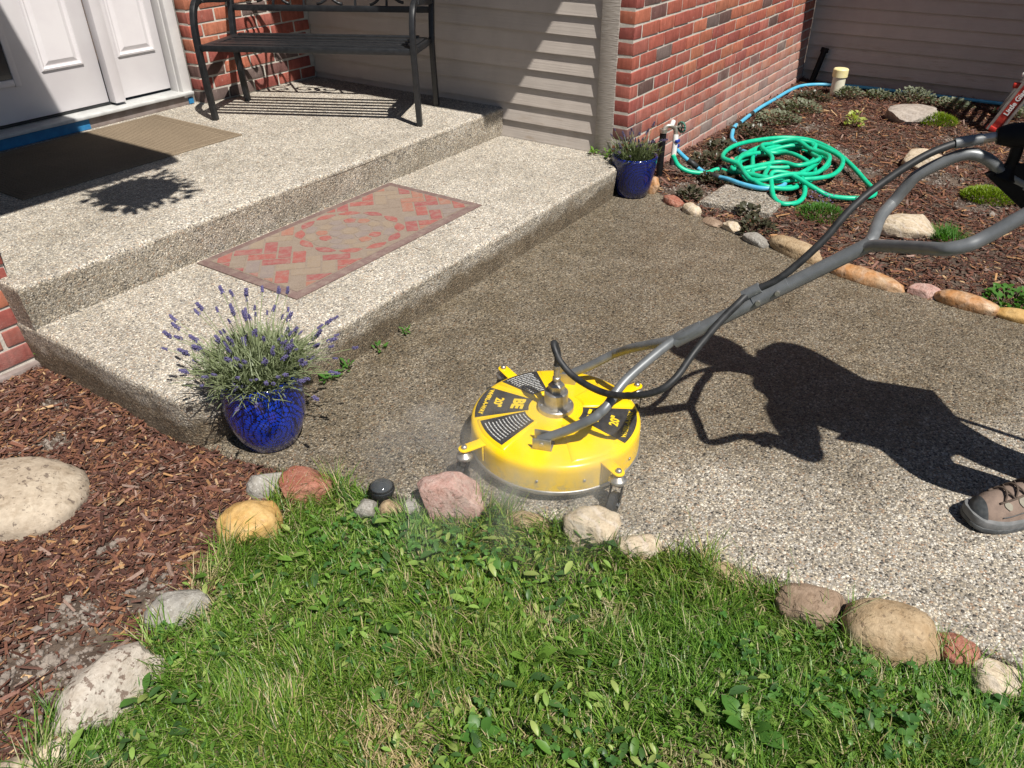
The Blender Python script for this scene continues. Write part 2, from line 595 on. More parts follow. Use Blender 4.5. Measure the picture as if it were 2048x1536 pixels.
def glaze(name='blue_glaze', k=1.0):
    s = NT(name)
    v = s.obj()
    # rings of small petals around one point of the pot, in object space
    wn_ = s.n('ShaderNodeTexNoise', None, Vector=v, Scale=24.0, Detail=2.0).outputs['Color']
    vw = s.n('ShaderNodeVectorMath', {'operation': 'MULTIPLY_ADD'}, i0=wn_, i1=(.03, .03, .03), i2=v).outputs[0]
    c = s.n('ShaderNodeVectorMath', {'operation': 'SUBTRACT'}, i0=vw, i1=(0.045, -0.10, 0.10))
    sp = s.n('ShaderNodeSeparateXYZ', None, Vector=c.outputs[0])
    r = s.n('ShaderNodeVectorMath', {'operation': 'LENGTH'}, i0=c.outputs[0]).outputs['Value']
    an = s.math('ADD', s.math('ARCTAN2', sp.outputs[2], sp.outputs[0]), s.math('MULTIPLY_ADD', s.noise(v, 22.0, 2.0), 0.5, -0.25))
    rw = s.math('ADD', r, s.math('MULTIPLY_ADD', s.noise(v, 40.0, 2.0), 0.008, -0.004))
    q = s.math('DIVIDE', rw, 0.0145)
    ring = s.math('FLOOR', q)
    fr = s.math('FRACT', q)
    cnt = s.math('MULTIPLY_ADD', ring, 10.0, 9.0)
    u = s.math('FRACT', s.math('ADD', s.math('MULTIPLY', s.math('DIVIDE', an, 6.28318), cnt), s.math('MULTIPLY', ring, 0.37)))
    eu = s.math('POWER', s.math('ABSOLUTE', s.math('MULTIPLY_ADD', u, 2.0, -1.0)), 2.0)
    ef = s.math('POWER', s.math('ABSOLUTE', s.math('MULTIPLY_ADD', fr, 2.0, -1.0)), 2.4)
    e = s.smooth(s.math('ADD', eu, ef), 1.0, 0.55)
    col = s.mix(e, (.003, .005, .022), (.006 * k, .035 * k, .40 * k))
    col = s.mix(s.smooth(s.noise(v, 16.0), .4, .7), col, s.mix(e, (.003, .005, .018), (.004 * k, .02 * k, .25 * k)))
    s.bump(e, 0.5, 0.002)
    s.fin(col, 0.14, 0.0, 0.5)
    s.b.inputs['Coat Weight'].default_value = 0.5
    s.b.inputs['Coat Roughness'].default_value = 0.08
    return s.m


M['glaze'] = glaze()
M['glaze_dark'] = glaze('dark_blue_glaze', .42)


def beige_mat():
    s = NT('beige_ribbed_carpet')
    p = s.pos()
    f = s.noise(p, 260.0, 3.0)
    col = s.ramp(f, [(0.3, (.185, .14, .095)), (0.7, (.32, .255, .18))])
    col = s.mix(1.0, col, s.ramp(s.noise(p, 4.0), [(.3, (.88, .88, .88)), (.7, (1.06, 1.06, 1.06))]), 'MULTIPLY')
    s.bump(f, .5, .003)
    return s.fin(col, .95, 0, .1)


M['mat_beige'] = beige_mat()


def stone_mat(name, c1, c2, speck=None, scale=14.0, vein=0.0, bump=0.5, rough=.72, thr=.60):
    s = NT(name)
    v = s.obj()
    f = s.smooth(s.noise(v, scale, 6.0, .62, .6), .32, .68)
    col = s.mix(f, c1, c2)
    g = s.noise(v, scale * 9, 4.0, .6)
    col = s.mix(1.0, col, s.ramp(g, [(.3, (.84, .83, .82)), (.7, (1.12, 1.12, 1.12))]), 'MULTIPLY')
    dirt_ = s.smooth(s.noise(v, scale * 1.7, 7.0, .72), .46, .70)
    col = s.mix(s.math('MULTIPLY', dirt_, .45), col, s.mix(1.0, col, (.55, .47, .38), 'MULTIPLY'))
    if speck:
        vo = s.n('ShaderNodeTexNoise', None, Vector=v, Scale=scale * 5.5, Detail=3.0, Roughness=.7).outputs['Fac']
        col = s.mix(s.math('MULTIPLY', s.smooth(vo, thr, thr + .06), .85), col, speck)
    if vein:
        w = s.n('ShaderNodeTexWave', {'wave_type': 'BANDS', 'bands_direction': 'DIAGONAL'}, Vector=v, Scale=scale * .8, Distortion=9.0, Detail=4.0)
        col = s.mix(s.math('MULTIPLY', s.smooth(w.outputs['Fac'], .72, .95), vein), col, (.62, .55, .48))
    pit = s.smooth(s.noise(v, scale * 4.0, 3.0, .5), .34, .46)
    col = s.mix(s.math('MULTIPLY', s.math('SUBTRACT', 1.0, pit), .35), col, s.mix(1.0, col, (.5, .44, .38), 'MULTIPLY'))
    hgt = s.math('ADD', s.math('ADD', s.math('MULTIPLY', g, .5), s.math('MULTIPLY', s.noise(v, scale * 2.5, 7.0, .65), 1.4)), s.math('MULTIPLY', pit, .35))
    s.bump(hgt, min(1.0, bump * 1.2), .006)
    return s.fin(col, rough, 0, .35)


M['st_tan'] = stone_mat('stone_tan', (.46, .35, .22), (.36, .25, .14), (.2, .14, .09))
M['st_orange'] = stone_mat('stone_orange', (.46, .22, .085), (.52, .36, .22), None, 10, .15, .4, .45)
M['st_gold'] = stone_mat('stone_gold', (.52, .31, .10), (.60, .42, .19), None, 9, .0, .35, .5)
M['st_pink'] = stone_mat('stone_pink', (.46, .27, .225), (.54, .38, .33), (.36, .14, .12), 18, .12)
M['st_red'] = stone_mat('stone_red', (.30, .10, .065), (.40, .19, .13), (.42, .3, .25), 22, .0)
M['st_cream'] = stone_mat('stone_cream', (.58, .49, .36), (.50, .40, .28), None, 14, .4)
M['st_white'] = stone_mat('stone_speckled', (.50, .45, .385), (.44, .385, .32), (.15, .10, .075), 11, thr=.555)
M['st_grey'] = stone_mat('stone_grey', (.36, .34, .30), (.27, .255, .23), (.5, .48, .44), 18)
M['st_boulder'] = stone_mat('stone_boulder', (.42, .345, .26), (.49, .415, .32), (.15, .115, .09), 9, bump=.35, thr=.58)
M['st_brown'] = stone_mat('stone_brown', (.27, .19, .13), (.34, .25, .18), None, 14)
M['st_flag'] = stone_mat('stone_flag', (.40, .35, .30), (.32, .28, .245), None, 9, .2)

M['grass'] = leafmat('grass_blades', None, None, attr=True, trans=.35, rough=.4)
M['chips'] = NT('bark_chips')
_s = M['chips']
_c = _s.n('ShaderNodeAttribute', {'attribute_name': 'Col'}).outputs['Color']
_g = _s.noise(_s.pos(), 320.0, 3.0)
_c = _s.mix(1.0, _c, _s.ramp(_g, [(.3, (.7, .7, .7)), (.7, (1.2, 1.2, 1.2))]), 'MULTIPLY')
_s.bump(_g, .4, .002)
M['chips'] = _s.fin(_c, .85, 0, .25)
M['lav_leaf'] = leafmat('lavender_leaf', (.15, .19, .085), (.33, .37, .22), trans=.25)
M['lav_leaf_dark'] = leafmat('dark_lavender_leaf', (.06, .085, .03), (.15, .18, .075), trans=.2)
M['lav_stem'] = leafmat('lavender_stem', (.20, .25, .10), (.36, .40, .22), trans=.2)
M['lav_flower'] = simple('lavender_flower', (.07, .06, .15), (.16, .14, .29), 160, .85)
M['lav_flower_dark'] = simple('faded_lavender_flower', (.05, .04, .085), (.11, .09, .15), 120, .85)
M['ajuga'] = leafmat('dark_ajuga_leaf', (.035, .04, .025), (.09, .085, .05), trans=.15, rough=.35)
M['sage'] = leafmat('grey_green_leaf', (.12, .14, .09), (.22, .24, .16), trans=.2)
M['fresh'] = leafmat('fresh_green_leaf', (.12, .24, .03), (.20, .34, .06), trans=.4)
M['lime'] = leafmat('lime_leaf', (.40, .48, .10), (.56, .60, .22), trans=.4)
M['moss'] = leafmat('bright_moss', (.14, .22, .01), (.24, .33, .02), trans=.3)
M['weed'] = leafmat('weed_leaf', (.07, .19, .035), (.12, .27, .05), trans=.4, rough=.4)
M['twig'] = simple('twig', (.16, .11, .07), (.22, .15, .1), 60, .9)
M['basket_leaf'] = leafmat('basket_leaf', (.03, .08, .015), (.07, .14, .03), trans=.3)
M['wire'] = simple('basket_wire', (.02, .02, .02), None, 30, .6)
# ================================================================== SETTING
P1, P2 = 0.16, 0.312
C_ = 0.0677


def walk_z(x):
    t = min(max((-x - 2.22) / 0.24, 0), 1)
    return -0.012 * t * t * (3 - 2 * t)


# ground sheet that carries on to the horizon
g = MB()
g.add([(-90, -90, -.09), (90, -90, -.09), (90, 90, -.09), (-90, 90, -.09)], [(0, 1, 2, 3)])
kind(g.build('ground', M['soil']), 'structure')

# the walkway slab, its outline sampled so that it can dip at the lawn corner
walk_right = [(0.085, -.02), (0.067, -.182), (-.04, -.36), (-.15, -.545), (-.225, -.72), (-.285, -.891), (-.36, -1.06), (-.415, -1.24), (-.44, -1.453), (-.46, -1.70), (-.465, -1.95), (-.45, -2.6), (-.40, -4.2)]
walk_left = [(-2.10, -4.2), (-2.13, -2.6), (-2.145, -2.051), (-2.153, -1.87), (-2.165, -1.72), (-2.185, -1.57), (-2.25, -1.241), (-2.305, -1.059), (-2.355, -.856), (-2.445, -.644), (-2.50, -.456), (-2.56, -.245), (-2.60, -.09), (-2.63, 0.10), (-2.6, .3)]
poly = walk_right + walk_left + [(-2.0, .3), (0.085, .3)]


def slab(name, poly, z1, z0, m, bev, zf=None, sub=True):
    bm = bmesh.new()
    vs_ = [bm.verts.new((x, y, z1)) for x, y in poly]
    f = bm.faces.new(vs_)
    if f.normal.z < 0:
        f.normal_flip()
    ret = bmesh.ops.extrude_face_region(bm, geom=[f])
    for v in [e for e in ret['geom'] if isinstance(e, bmesh.types.BMVert)]:
        pass
    top = [e for e in ret['geom'] if isinstance(e, bmesh.types.BMFace)]
    for v in f.verts:
        v.co.z = z0
    bmesh.ops.recalc_face_normals(bm, faces=bm.faces)
    es = [e for e in bm.edges if all(abs(v.co.z - z1) < 1e-6 for v in e.verts)]
    bmesh.ops.bevel(bm, geom=es, offset=bev, segments=4, affect='EDGES', profile=.5)
    if zf:
        for k in range(1, 14):
            x = -2.66 + .045 * k
            gm = bm.verts[:] + bm.edges[:] + bm.faces[:]
            bmesh.ops.bisect_plane(bm, geom=gm, plane_co=(x, 0, 0), plane_no=(1, 0, 0))
        for v in bm.verts:
            if v.co.z > z0 + .01:
                v.co.z += zf(v.co.x)
    me = bpy.data.meshes.new(name)
    bm.to_mesh(me)
    bm.free()
    me.materials.append(m)
    shade(me, True, rad(40))
    return link(name, me)


kind(slab('walkway', poly, 0.0, -.12, M['agg_walk'], .014, walk_z), 'structure')


def step_block(name, poly, z0, z1, under, m, bev):
    """block whose sides lean in by `under` towards the foot; rounded nosing"""
    bm = bmesh.new()
    cx = sum(p[0] for p in poly) / len(poly)
    cy = sum(p[1] for p in poly) / len(poly)
    top = [bm.verts.new((x, y, z1)) for x, y in poly]
    bot = [bm.verts.new((x + (under if x < cx else -0.0), y + (under if y < cy else 0), z0)) for x, y in poly]
    n = len(poly)
    bm.faces.new(top)
    bm.faces.new(bot[::-1])
    for i in range(n):
        bm.faces.new((top[i], bot[i], bot[(i + 1) % n], top[(i + 1) % n]))
    bmesh.ops.recalc_face_normals(bm, faces=bm.faces)
    es = [e for e in bm.edges if all(abs(v.co.z - z1) < 1e-6 for v in e.verts)]
    bmesh.ops.bevel(bm, geom=es, offset=bev, segments=5, affect='EDGES', profile=.5)
    # uneven cast edges
    bmesh.ops.subdivide_edges(bm, edges=[e for e in bm.edges if e.calc_length() > .3], cuts=12)
    for v in bm.verts:
        k = .004 * noise.noise(Vector(v.co) * 4.0)
        v.co.x += k
        v.co.y += .004 * noise.noise(Vector(v.co) * 4.0 + Vector((9, 0, 0)))
    me = bpy.data.meshes.new(name)
    bm.to_mesh(me)
    bm.free()
    me.materials.append(m)
    shade(me, True, rad(50))
    return kind(link(name, me), 'structure')


def arc(cx, cy, r, a0, a1, n=6):
    return [(cx + r * math.cos(rad(a0 + (a1 - a0) * k / n)), cy + r * math.sin(rad(a0 + (a1 - a0) * k / n))) for k in range(n + 1)]


lower = arc(-2.545, .075, .11, 180, 270) + [(-.15, -.035), (.02, .085), (.06, .095), (.06, .86), (-2.655, .90)]
step_block('lower_step', lower, -.14, P1, .03, M['agg_step'], .022)
upper = [(-2.66, .768), (.045, .768), (.045, 2.6), (-2.66, 2.6)]
step_block('porch_slab', upper, -.1, P2, .028, M['agg_step'], .02)

# ------------------------------------------------------------------ the house
house = tag(empty('house', (0, 0, 0)), 'house front with red brick, taupe lap siding and a white entrance door', 'house')


def chamfer_brick(L, D, H, c=.006, seed=0):
    r_ = random.Random(seed)
    bm = bmesh.new()
    bmesh.ops.create_cube(bm, size=1)
    for v in bm.verts:
        v.co = Vector((v.co.x * L, v.co.y * D, v.co.z * H))
        v.co += Vector((r_.uniform(-.0022, .0022), r_.uniform(-.0012, .0012), r_.uniform(-.002, .002)))
    bmesh.ops.bevel(bm, geom=bm.edges[:], offset=c, segments=2, affect='EDGES', profile=.6)
    me = bpy.data.meshes.new('brick')
    bm.to_mesh(me)
    bm.free()
    me.materials.append(M['brick'])
    shade(me, True, rad(50))
    return me


BR_REDS = [(.38, .11, .08), (.41, .125, .085), (.35, .10, .075), (.44, .15, .092), (.39, .13, .10), (.33, .095, .078), (.44, .165, .10)]
BR_DARK = [(.15, .09, .08), (.20, .10, .09), (.17, .125, .115)]
brick_full = [chamfer_brick(.1745, .085, .0565, .0042, i) for i in range(4)]
brick_half = [chamfer_brick(.083, .085, .0565, .005, 10 + i) for i in range(3)]
brick_ret = [chamfer_brick(.079, .079, .0575, .005, 20 + i) for i in range(3)]


def brick_col(dark=.1):
    c = random.choice(BR_DARK if random.random() < dark else BR_REDS)
    k = random.uniform(.88, 1.1)
    return (c[0] * k, c[1] * k, c[2] * k, 1)


def lay(me, parent, x, y, z, rz=0.0, dark=.1, col=None, sx=1.0):
    o = link('brick', me, parent, (x + random.uniform(-.0006, .0006), y + random.uniform(-.002, .0015), z + random.uniform(-.0008, .0008)),
             (random.uniform(-.008, .008), random.uniform(-.004, .004), rz + random.uniform(-.006, .006)))
    o.color = col or brick_col(dark)
    o.scale = (sx, 1, 1)
    return o


# brick front of the projecting wing: face at y = 0, corner at x = 0
WX = 3.075
wall = MB().box((WX / 2 + .0025, .0565, .42), (WX - .006, .104, 1.0)).build('brick_wall', M['mortar'], house)
for k in range(-2, 13):
    zt = .8537 - k * C_
    zc = zt - C_ / 2
    if k % 2 == 0:
        edges_ = [0.174 + .1845 * i for i in range(16)]
    else:
        edges_ = [0.093 + .1845 * i for i in range(17)]
    x0 = -.001
    for e in edges_ + [WX]:
        e = min(e, WX)
        w = e - x0
        if w < .03:
            break
        cx_ = x0 + w / 2
        full = w - .0115
        me = brick_half[random.randrange(3)] if w < .12 else brick_full[random.randrange(4)]
        base = .083 if w < .12 else .1745
        lay(me, wall, cx_, .0425, zc, dark=.09, sx=full / base)
        x0 = e
upper_brick = NT('brick_texture')
_p = upper_brick.pos()
_b = upper_brick.n('ShaderNodeTexBrick', {'offset': .5}, Vector=upper_brick.n('ShaderNodeMapping', None, Vector=_p, Rotation=(rad(90), 0, 0)).outputs[0],
                   Color1=(.40, .105, .065), Color2=(.30, .085, .065), Mortar=(.5, .45, .4), Scale=1.0, Mortar_Size=.005, Brick_Width=.1845, Row_Height=.0677)
M['brick_tex'] = upper_brick.fin(_b.outputs['Color'], .85)
MB().box((WX / 2, .055, 1.86), (WX, .11, 1.70)).build('upper_wall', M['brick_tex'], house)

# trim board and its caulk line between the brick return and the siding
MB().box((.012, .1305, 1.42), (.024, .097, 2.6)).build('corner_board', M['trim'], house, bevel=.003)
MB().box((.022, .0815, 1.42), (.034, .0025, 2.6)).build('caulk_line', M['mortar'], house)


def lap_boards(name, xf, y0, y1, ztop0, kmax, zmin, flip=1):
    back = MB().box((xf + .045, (y0 + y1) / 2, 1.35), (.03, y1 - y0 + .01, 2.7)).build(name, M['siding'], house)
    t, ex = .0146, .0921
    for k in range(-20, kmax + 1):
        zb = ztop0 - k * ex
        if zb > 2.62:
            continue
        m = MB()
        H = .104
        prof = [(xf, zb), (xf + t * H / ex, zb + H), (xf + t * H / ex + .004, zb + H), (xf + .0175, zb)]
        wob = random.uniform(-.0007, .0007)
        vs_ = []
        ny = 7
        for i in range(ny):
            yy = y0 + (y1 - y0) * i / (ny - 1)
            dz = .0012 * noise.noise(Vector((yy * 3, zb * 20, xf)))
            for (x, z) in prof:
                vs_.append((x + wob, yy, z + dz))
        fs = []
        for i in range(ny - 1):
            for j in range(4):
                fs.append((i * 4 + j, i * 4 + (j + 1) % 4, (i + 1) * 4 + (j + 1) % 4, (i + 1) * 4 + j))
        fs += [(3, 2, 1, 0), tuple((ny - 1) * 4 + j for j in range(4))]
        m.add(vs_, fs)
        m.build('siding_board', M['siding'], back)
    return back


lap_boards('siding_wall', .012, .181, 2.215, .8988, 8, .16)
# far wall of the next wing, its lowest board ends above a dark foundation
lap_boards('siding_wall', 3.066, -3.6, -.002, .541 + .0921 * 3, 8, .08)
MB().box((3.13, -1.8, -.01), (.05, 3.6, .2)).build('foundation', M['mortar'], house)

# recessed entrance wall: brick pier beside the door
pier = MB().box((-.38, 2.2745, .83), (.90, .10, 1.10)).build('brick_pier', M['mortar'], house)
k = 0
z = .335
for r_ in range(12):
    zc = P2 + .006 + .0677 * r_ + .0287
    if r_ % 2 == 0:
        xs = [-.838 + .1845 * i for i in range(5)]
    else:
        xs = [-.838, -.746] + [-.746 + .1845 * i for i in range(1, 5)]
    for a, b in zip(xs, xs[1:] + [.02]):
        w = b - a
        if w < .03:
            continue
        me = brick_half[random.randrange(3)] if w < .12 else brick_full[random.randrange(4)]
        base = .083 if w < .12 else .1745
        lay(me, pier, a + w / 2, 2.262, zc, dark=.06 if r_ > 2 else .25, sx=(w - .0115) / base)
MB().box((-.385, 2.29, 2.04), (.90, .10, 1.32)).build('upper_wall', M['brick_tex'], house)

# brick pier at the left end of the steps
pl_ = MB().box((-2.86, 1.1605, .28), (.477, .53, .62)).build('brick_pier', M['mortar'], house)
for r_ in range(8):
    zc = .009 + .0677 * r_ + .0335
    edges_ = [-2.618 - .1845 * i for i in range(4)] if r_ % 2 == 0 else [-2.618, -2.711] + [-2.711 - .1845 * i for i in range(1, 3)]
    for b, a in zip(edges_, edges_[1:]):
        w = b - a
        me = brick_half[random.randrange(3)] if w < .12 else brick_full[random.randrange(4)]
        base = .083 if w < .12 else .1745
        lay(me, pl_, a + w / 2, .9325, zc, dark=.05, sx=(w - .0115) / base)
MB().box((-2.86, 1.17, 1.64), (.48, .54, 2.12)).build('upper_wall', M['brick_tex'], house)
MB().box((-2.88, 1.10, -.025), (.56, .46, .05)).build('footing', M['sill_dark'], house, bevel=.008)

# entrance door set
D_ = 2.385
MB().box((-2.0, 2.335, P2 + .062), (2.30, .13, .016)).build('door_sill', M['sill'], house, bevel=.004)
MB().box((-2.0, 2.335, P2 + .027), (2.28, .085, .054)).build('threshold', M['sill_dark'], house, bevel=.003)
MB().box((-2.5, 2.290, P2 + .027), (2.05, .004, .05)).build('painters_tape', M['tape'], house)
MB().box((-.868, 2.289, P2 + .02), (.03, .006, .03)).build('painters_tape', M['tape'], house)
MB().box((-.875, 2.315, 1.4), (.058, .05, 2.1)).build('door_casing', M['trim_white'], house, bevel=.005)
MB().box((-.90, 2.36, 1.4), (.022, .07, 2.05)).build('door_jamb', M['trim_white'], house, bevel=.002)
MB().box((-1.258, 2.352, 1.42), (.058, .06, 2.05)).build('door_mullion', M['white_paint'], house, bevel=.005)


def panelled(name, x0, x1, panels, lite=None):
    zb, zt = P2 + .085, 2.36
    slab_ = MB().box(((x0 + x1) / 2, D_ + .022, (zb + zt) / 2), (x1 - x0, .044, zt - zb)).build(name, M['white_paint'], house, bevel=.002)
    for (a, b, c, d) in panels:
        m = MB()
        # moulding: outer lip, slope in, raised field
        rings = [(0, -.001), (.004, -.009), (.012, -.011), (.02, -.002), (.026, -.002), (.045, -.010)]
        vs_, fs = [], []
        for ins, dy in rings:
            for (x, z) in ((a + ins, c + ins), (b - ins, c + ins), (b - ins, d - ins), (a + ins, d - ins)):
                vs_.append((x, D_ + dy, z))
        for i in range(len(rings) - 1):
            for j in range(4):
                fs.append((i * 4 + j, i * 4 + (j + 1) % 4, (i + 1) * 4 + (j + 1) % 4, (i + 1) * 4 + j))
        n_ = len(rings) - 1
        fs.append(tuple(n_ * 4 + j for j in range(4)))
        m.add(vs_, fs).build('panel', M['white_paint'], slab_)
    return slab_


panelled('sidelight', -1.228, -.912, [(-1.178, -.955, .598, 1.05), (-1.178, -.955, 1.15, 2.2)])
door = panelled('entrance_door', -2.06, -1.288, [(-1.585, -1.367, .595, 1.05), (-1.585, -1.367, 1.15, 2.2)])
MB().box((-1.90, D_ - .002, 1.3), (.36, .012, 1.42)).build('door_glass', M['glass_dark'], door)
fr = MB()
for a in (-1.715, -2.085):
    fr.box((a, D_ - .006, 1.3), (.03, .02, 1.49))
for zz in (.575, 2.03):
    fr.box((-1.90, D_ - .006, zz), (.34, .0198, .03))
fr.build('glass_frame', M['white_paint'], door, bevel=.003)
MB().box((-3.0, 2.43, 1.4), (1.9, .08, 2.2)).build('wall_panel', M['white_paint'], house)
MB().box((-1.66, D_ + .02, P2 + .077), (.80, .05, .01)).build('door_sweep', M['black_rubber'], house)

# roof with deep eaves; only its shade reaches the picture
ZR = 2.72
roof = MB().box((1.2, 1.4, ZR + .075), (3.88, 4.17, .15)).build('roof', M['roof'], house)
MB().box((2.9, -2.4, ZR + .076), (1.22, 3.44, .149)).build('eave', M['roof'], house)
MB().box((-1.44, 2.8, ZR + .077), (1.40, 2.7, .148)).build('eave', M['roof'], house)
MB().box((-4.6, 2.025, ZR + .078), (4.93, 4.0, .147)).build('eave', M['roof'], house)
MB().add([(-7.1, 1.5, ZR + .16), (3.1, 1.5, ZR + .16), (3.1, 3.6, ZR + 1.2), (-7.1, 3.6, ZR + 1.2)], [(0, 1, 2, 3)]).build('roof_slope', M['shingle'], house)

# ------------------------------------------------------------------ beds and lawn soil
LAWN = [(-3.443, -.506), (-3.402, -.502), (-3.351, -.475), (-3.142, -.465), (-2.972, -.413), (-2.828, -.373), (-2.674, -.326), (-2.598, -.33), (-2.515, -.44),
        (-2.477, -.667), (-2.40, -.80), (-2.338, -.909), (-2.313, -1.047), (-2.297, -1.183), (-2.251, -1.297), (-2.229, -1.418), (-2.215, -1.607), (-2.224, -1.722),
        (-2.225, -1.888), (-2.196, -2.061), (-2.18, -2.6), (-2.9, -3.0), (-3.9, -2.2), (-4.2, -.9), (-3.75, -.50)]


def bed(name, poly, z, amp, m, step=.03):
    xs = [p[0] for p in poly]
    ys = [p[1] for p in poly]
    nx, ny = int((max(xs) - min(xs)) / step) + 2, int((max(ys) - min(ys)) / step) + 2
    gx, gy = np.meshgrid(min(xs) + step * np.arange(nx), min(ys) + step * np.arange(ny), indexing='ij')
    P = np.stack([gx.ravel(), gy.ravel()], 1)
    h = z + amp * (vnoise(P, 5.0) + .5 * vnoise(P, 13.0, 4.) + .3 * vnoise(P, 31.0, 7.) - .9)
    V = np.concatenate([P, h[:, None]], 1)
    idx = np.arange(nx * ny).reshape(nx, ny)
    q = np.stack([idx[:-1, :-1], idx[1:, :-1], idx[1:, 1:], idx[:-1, 1:]], -1).reshape(-1, 4)
    cen = P[q].mean(1)
    q = q[inpoly(cen, poly)]
    me = np_mesh(name, V, np.full(len(q), 4), q.ravel(), m, smooth=True)
    return kind(link(name, me), 'structure'), lambda A: z + amp * (vnoise(A, 5.0) + .5 * vnoise(A, 13.0, 4.) + .3 * vnoise(A, 31.0, 7.) - .9)


BEDR = [(.06, .02), (.04, -.2), (-.05, -.38), (-.16, -.56), (-.30, -.90), (-.42, -1.2), (-.46, -1.46), (-.48, -1.7), (-.48, -1.95), (-.46, -2.6), (-.4, -3.8), (3.15, -3.8), (3.15, .02)]
BEDL = [(-2.60, 1.0), (-2.60, .0), (-2.55, -.22), (-2.50, -.40), (-2.56, -.48), (-2.68, -.38), (-2.83, -.42), (-2.98, -.47), (-3.15, -.52), (-3.36, -.51), (-3.42, -.56), (-3.8, -.56), (-4.4, -.3), (-4.4, 1.0)]
bed_r, hz_r = bed('garden_bed', BEDR, -.008, .022, M['soil'])
bed_l, hz_l = bed('garden_bed', BEDL, -.026, .022, M['soil'])
lawn_o, hz_g = bed('lawn_soil', LAWN, -.034, .02, M['lawn_soil'])
# ================================================================== DOORMATS
# beige ribbed mat at the threshold
bx0, bx1, by0, by1 = -2.225, -1.13, 1.545, 2.245
bm_ = tag(empty('doormat', ((bx0 + bx1) / 2, (by0 + by1) / 2, P2)), 'flat beige ribbed doormat on the porch against the door threshold', 'doormat')
W_, H_ = bx1 - bx0, by1 - by0
MB().box((0, 0, .003), (W_, H_, .006)).build('backing', M['mat_beige'], bm_, bevel=.002)
mr = MB()
nr = 62
for i in range(nr):
    x = -W_ / 2 + .07 + (W_ - .14) * i / (nr - 1)
    mr.box((x, 0, .0064), (.009, H_ - .14, .0022))
mr.build('ribs', M['mat_beige'], bm_)
mb2 = MB()
for t in (.018, .034, .05):
    for s in (-1, 1):
        mb2.box((0, s * (H_ / 2 - t), .0066), (W_ - 2 * t, .009, .003))
        mb2.box((s * (W_ / 2 - t), 0, .0066), (.009, H_ - 2 * t - .012, .003))
mb2.build('border', M['mat_beige'], bm_)

# printed rubber mat with a brick medallion
mx0, mx1, my0, my1 = -2.032, -.941, .222, .765
rm = tag(empty('doormat', ((mx0 + mx1) / 2, (my0 + my1) / 2, P1)), 'red and tan doormat with brick medallion pattern on the lower step', 'doormat')
W_, H_ = mx1 - mx0, my1 - my0


def rubber(name, c1, c2):
    s = NT(name)
    p = s.pos()
    f = s.noise(p, 300.0, 3.0)
    g = s.noise(p, 30.0, 5.0, .7)
    col = s.mix(s.smooth(f, .3, .7), c1, c2)
    col = s.mix(s.math('MULTIPLY', s.smooth(g, .38, .72), .6), col, (.30, .245, .2))
    s.bump(f, .5, .002)
    return s.fin(col, .9, 0, .2)


RC = {'ground': rubber('mat_ground', (.215, .165, .13), (.29, .23, .18)), 'border': rubber('mat_border', (.15, .095, .09), (.21, .14, .125)),
      'red': rubber('mat_red', (.29, .08, .07), (.36, .125, .105)), 'rust': rubber('mat_rust', (.31, .13, .09), (.35, .17, .125)),
      'tan': rubber('mat_tan', (.25, .185, .135), (.31, .245, .18)), 'grey': rubber('mat_grey', (.215, .17, .155), (.27, .22, .195)), 'wine': rubber('mat_wine', (.27, .075, .075), (.32, .11, .10))}
MB().box((0, 0, .003), (W_, H_, .006)).build('backing', RC['border'], rm, bevel=.002)
MB().box((0, 0, .0066), (W_ - .075, H_ - .075, .0018)).build('field', RC['ground'], rm)
ix, iy = W_ / 2 - .042, H_ / 2 - .042


def clip(poly, ax, lim, sgn):
    out = []
    for i in range(len(poly)):
        a, b = poly[i], poly[(i + 1) % len(poly)]
        ina, inb = sgn * a[ax] <= lim, sgn * b[ax] <= lim
        if ina:
            out.append(a)
        if ina != inb:
            t = (sgn * lim - a[ax]) / (b[ax] - a[ax])
            out.append((a[0] + (b[0] - a[0]) * t, a[1] + (b[1] - a[1]) * t))
    return out


def piece(poly, col):
    for ax, lim in ((0, ix), (1, iy)):
        for s in (-1, 1):
            if len(poly) > 2:
                poly = clip(poly, ax, lim, s)
    if len(poly) < 3:
        return
    ar = .5 * abs(sum(poly[i][0] * poly[(i + 1) % len(poly)][1] - poly[(i + 1) % len(poly)][0] * poly[i][1] for i in range(len(poly))))
    if ar < .00025:
        return
    MB().prism(poly, .0072, .0087).build('pattern_piece', RC[col], rm)


rr = random.Random(5)
a_, b_ = .112, .056
RMED = .232
c45, s45 = math.cos(rad(45)), math.sin(rad(45))
for i in range(-16, 17):
    for j in range(-16, 17):
        # herringbone of two by one bricks, turned by 45 degrees
        k4 = (i - j) % 4
        if k4 not in (0, 3):
            continue
        x, y = i * b_, j * b_
        lx, ly = (a_, b_) if k4 == 0 else (b_, a_)
        gp_ = .004
        q = [(x + gp_, y + gp_), (x + lx - gp_, y + gp_), (x + lx - gp_, y + ly - gp_), (x + gp_, y + ly - gp_)]
        q = [(p[0] * c45 - p[1] * s45, p[0] * s45 + p[1] * c45) for p in q]
        cx_ = sum(p[0] for p in q) / 4
        cy_ = sum(p[1] for p in q) / 4
        if abs(cx_) > ix + .1 or abs(cy_) > iy + .1:
            continue
        if min(math.hypot(p[0], p[1]) for p in q) < RMED - .004:
            continue
        piece(q, rr.choice(['red', 'red', 'wine', 'tan', 'grey', 'rust', 'tan', 'ground', 'grey']))


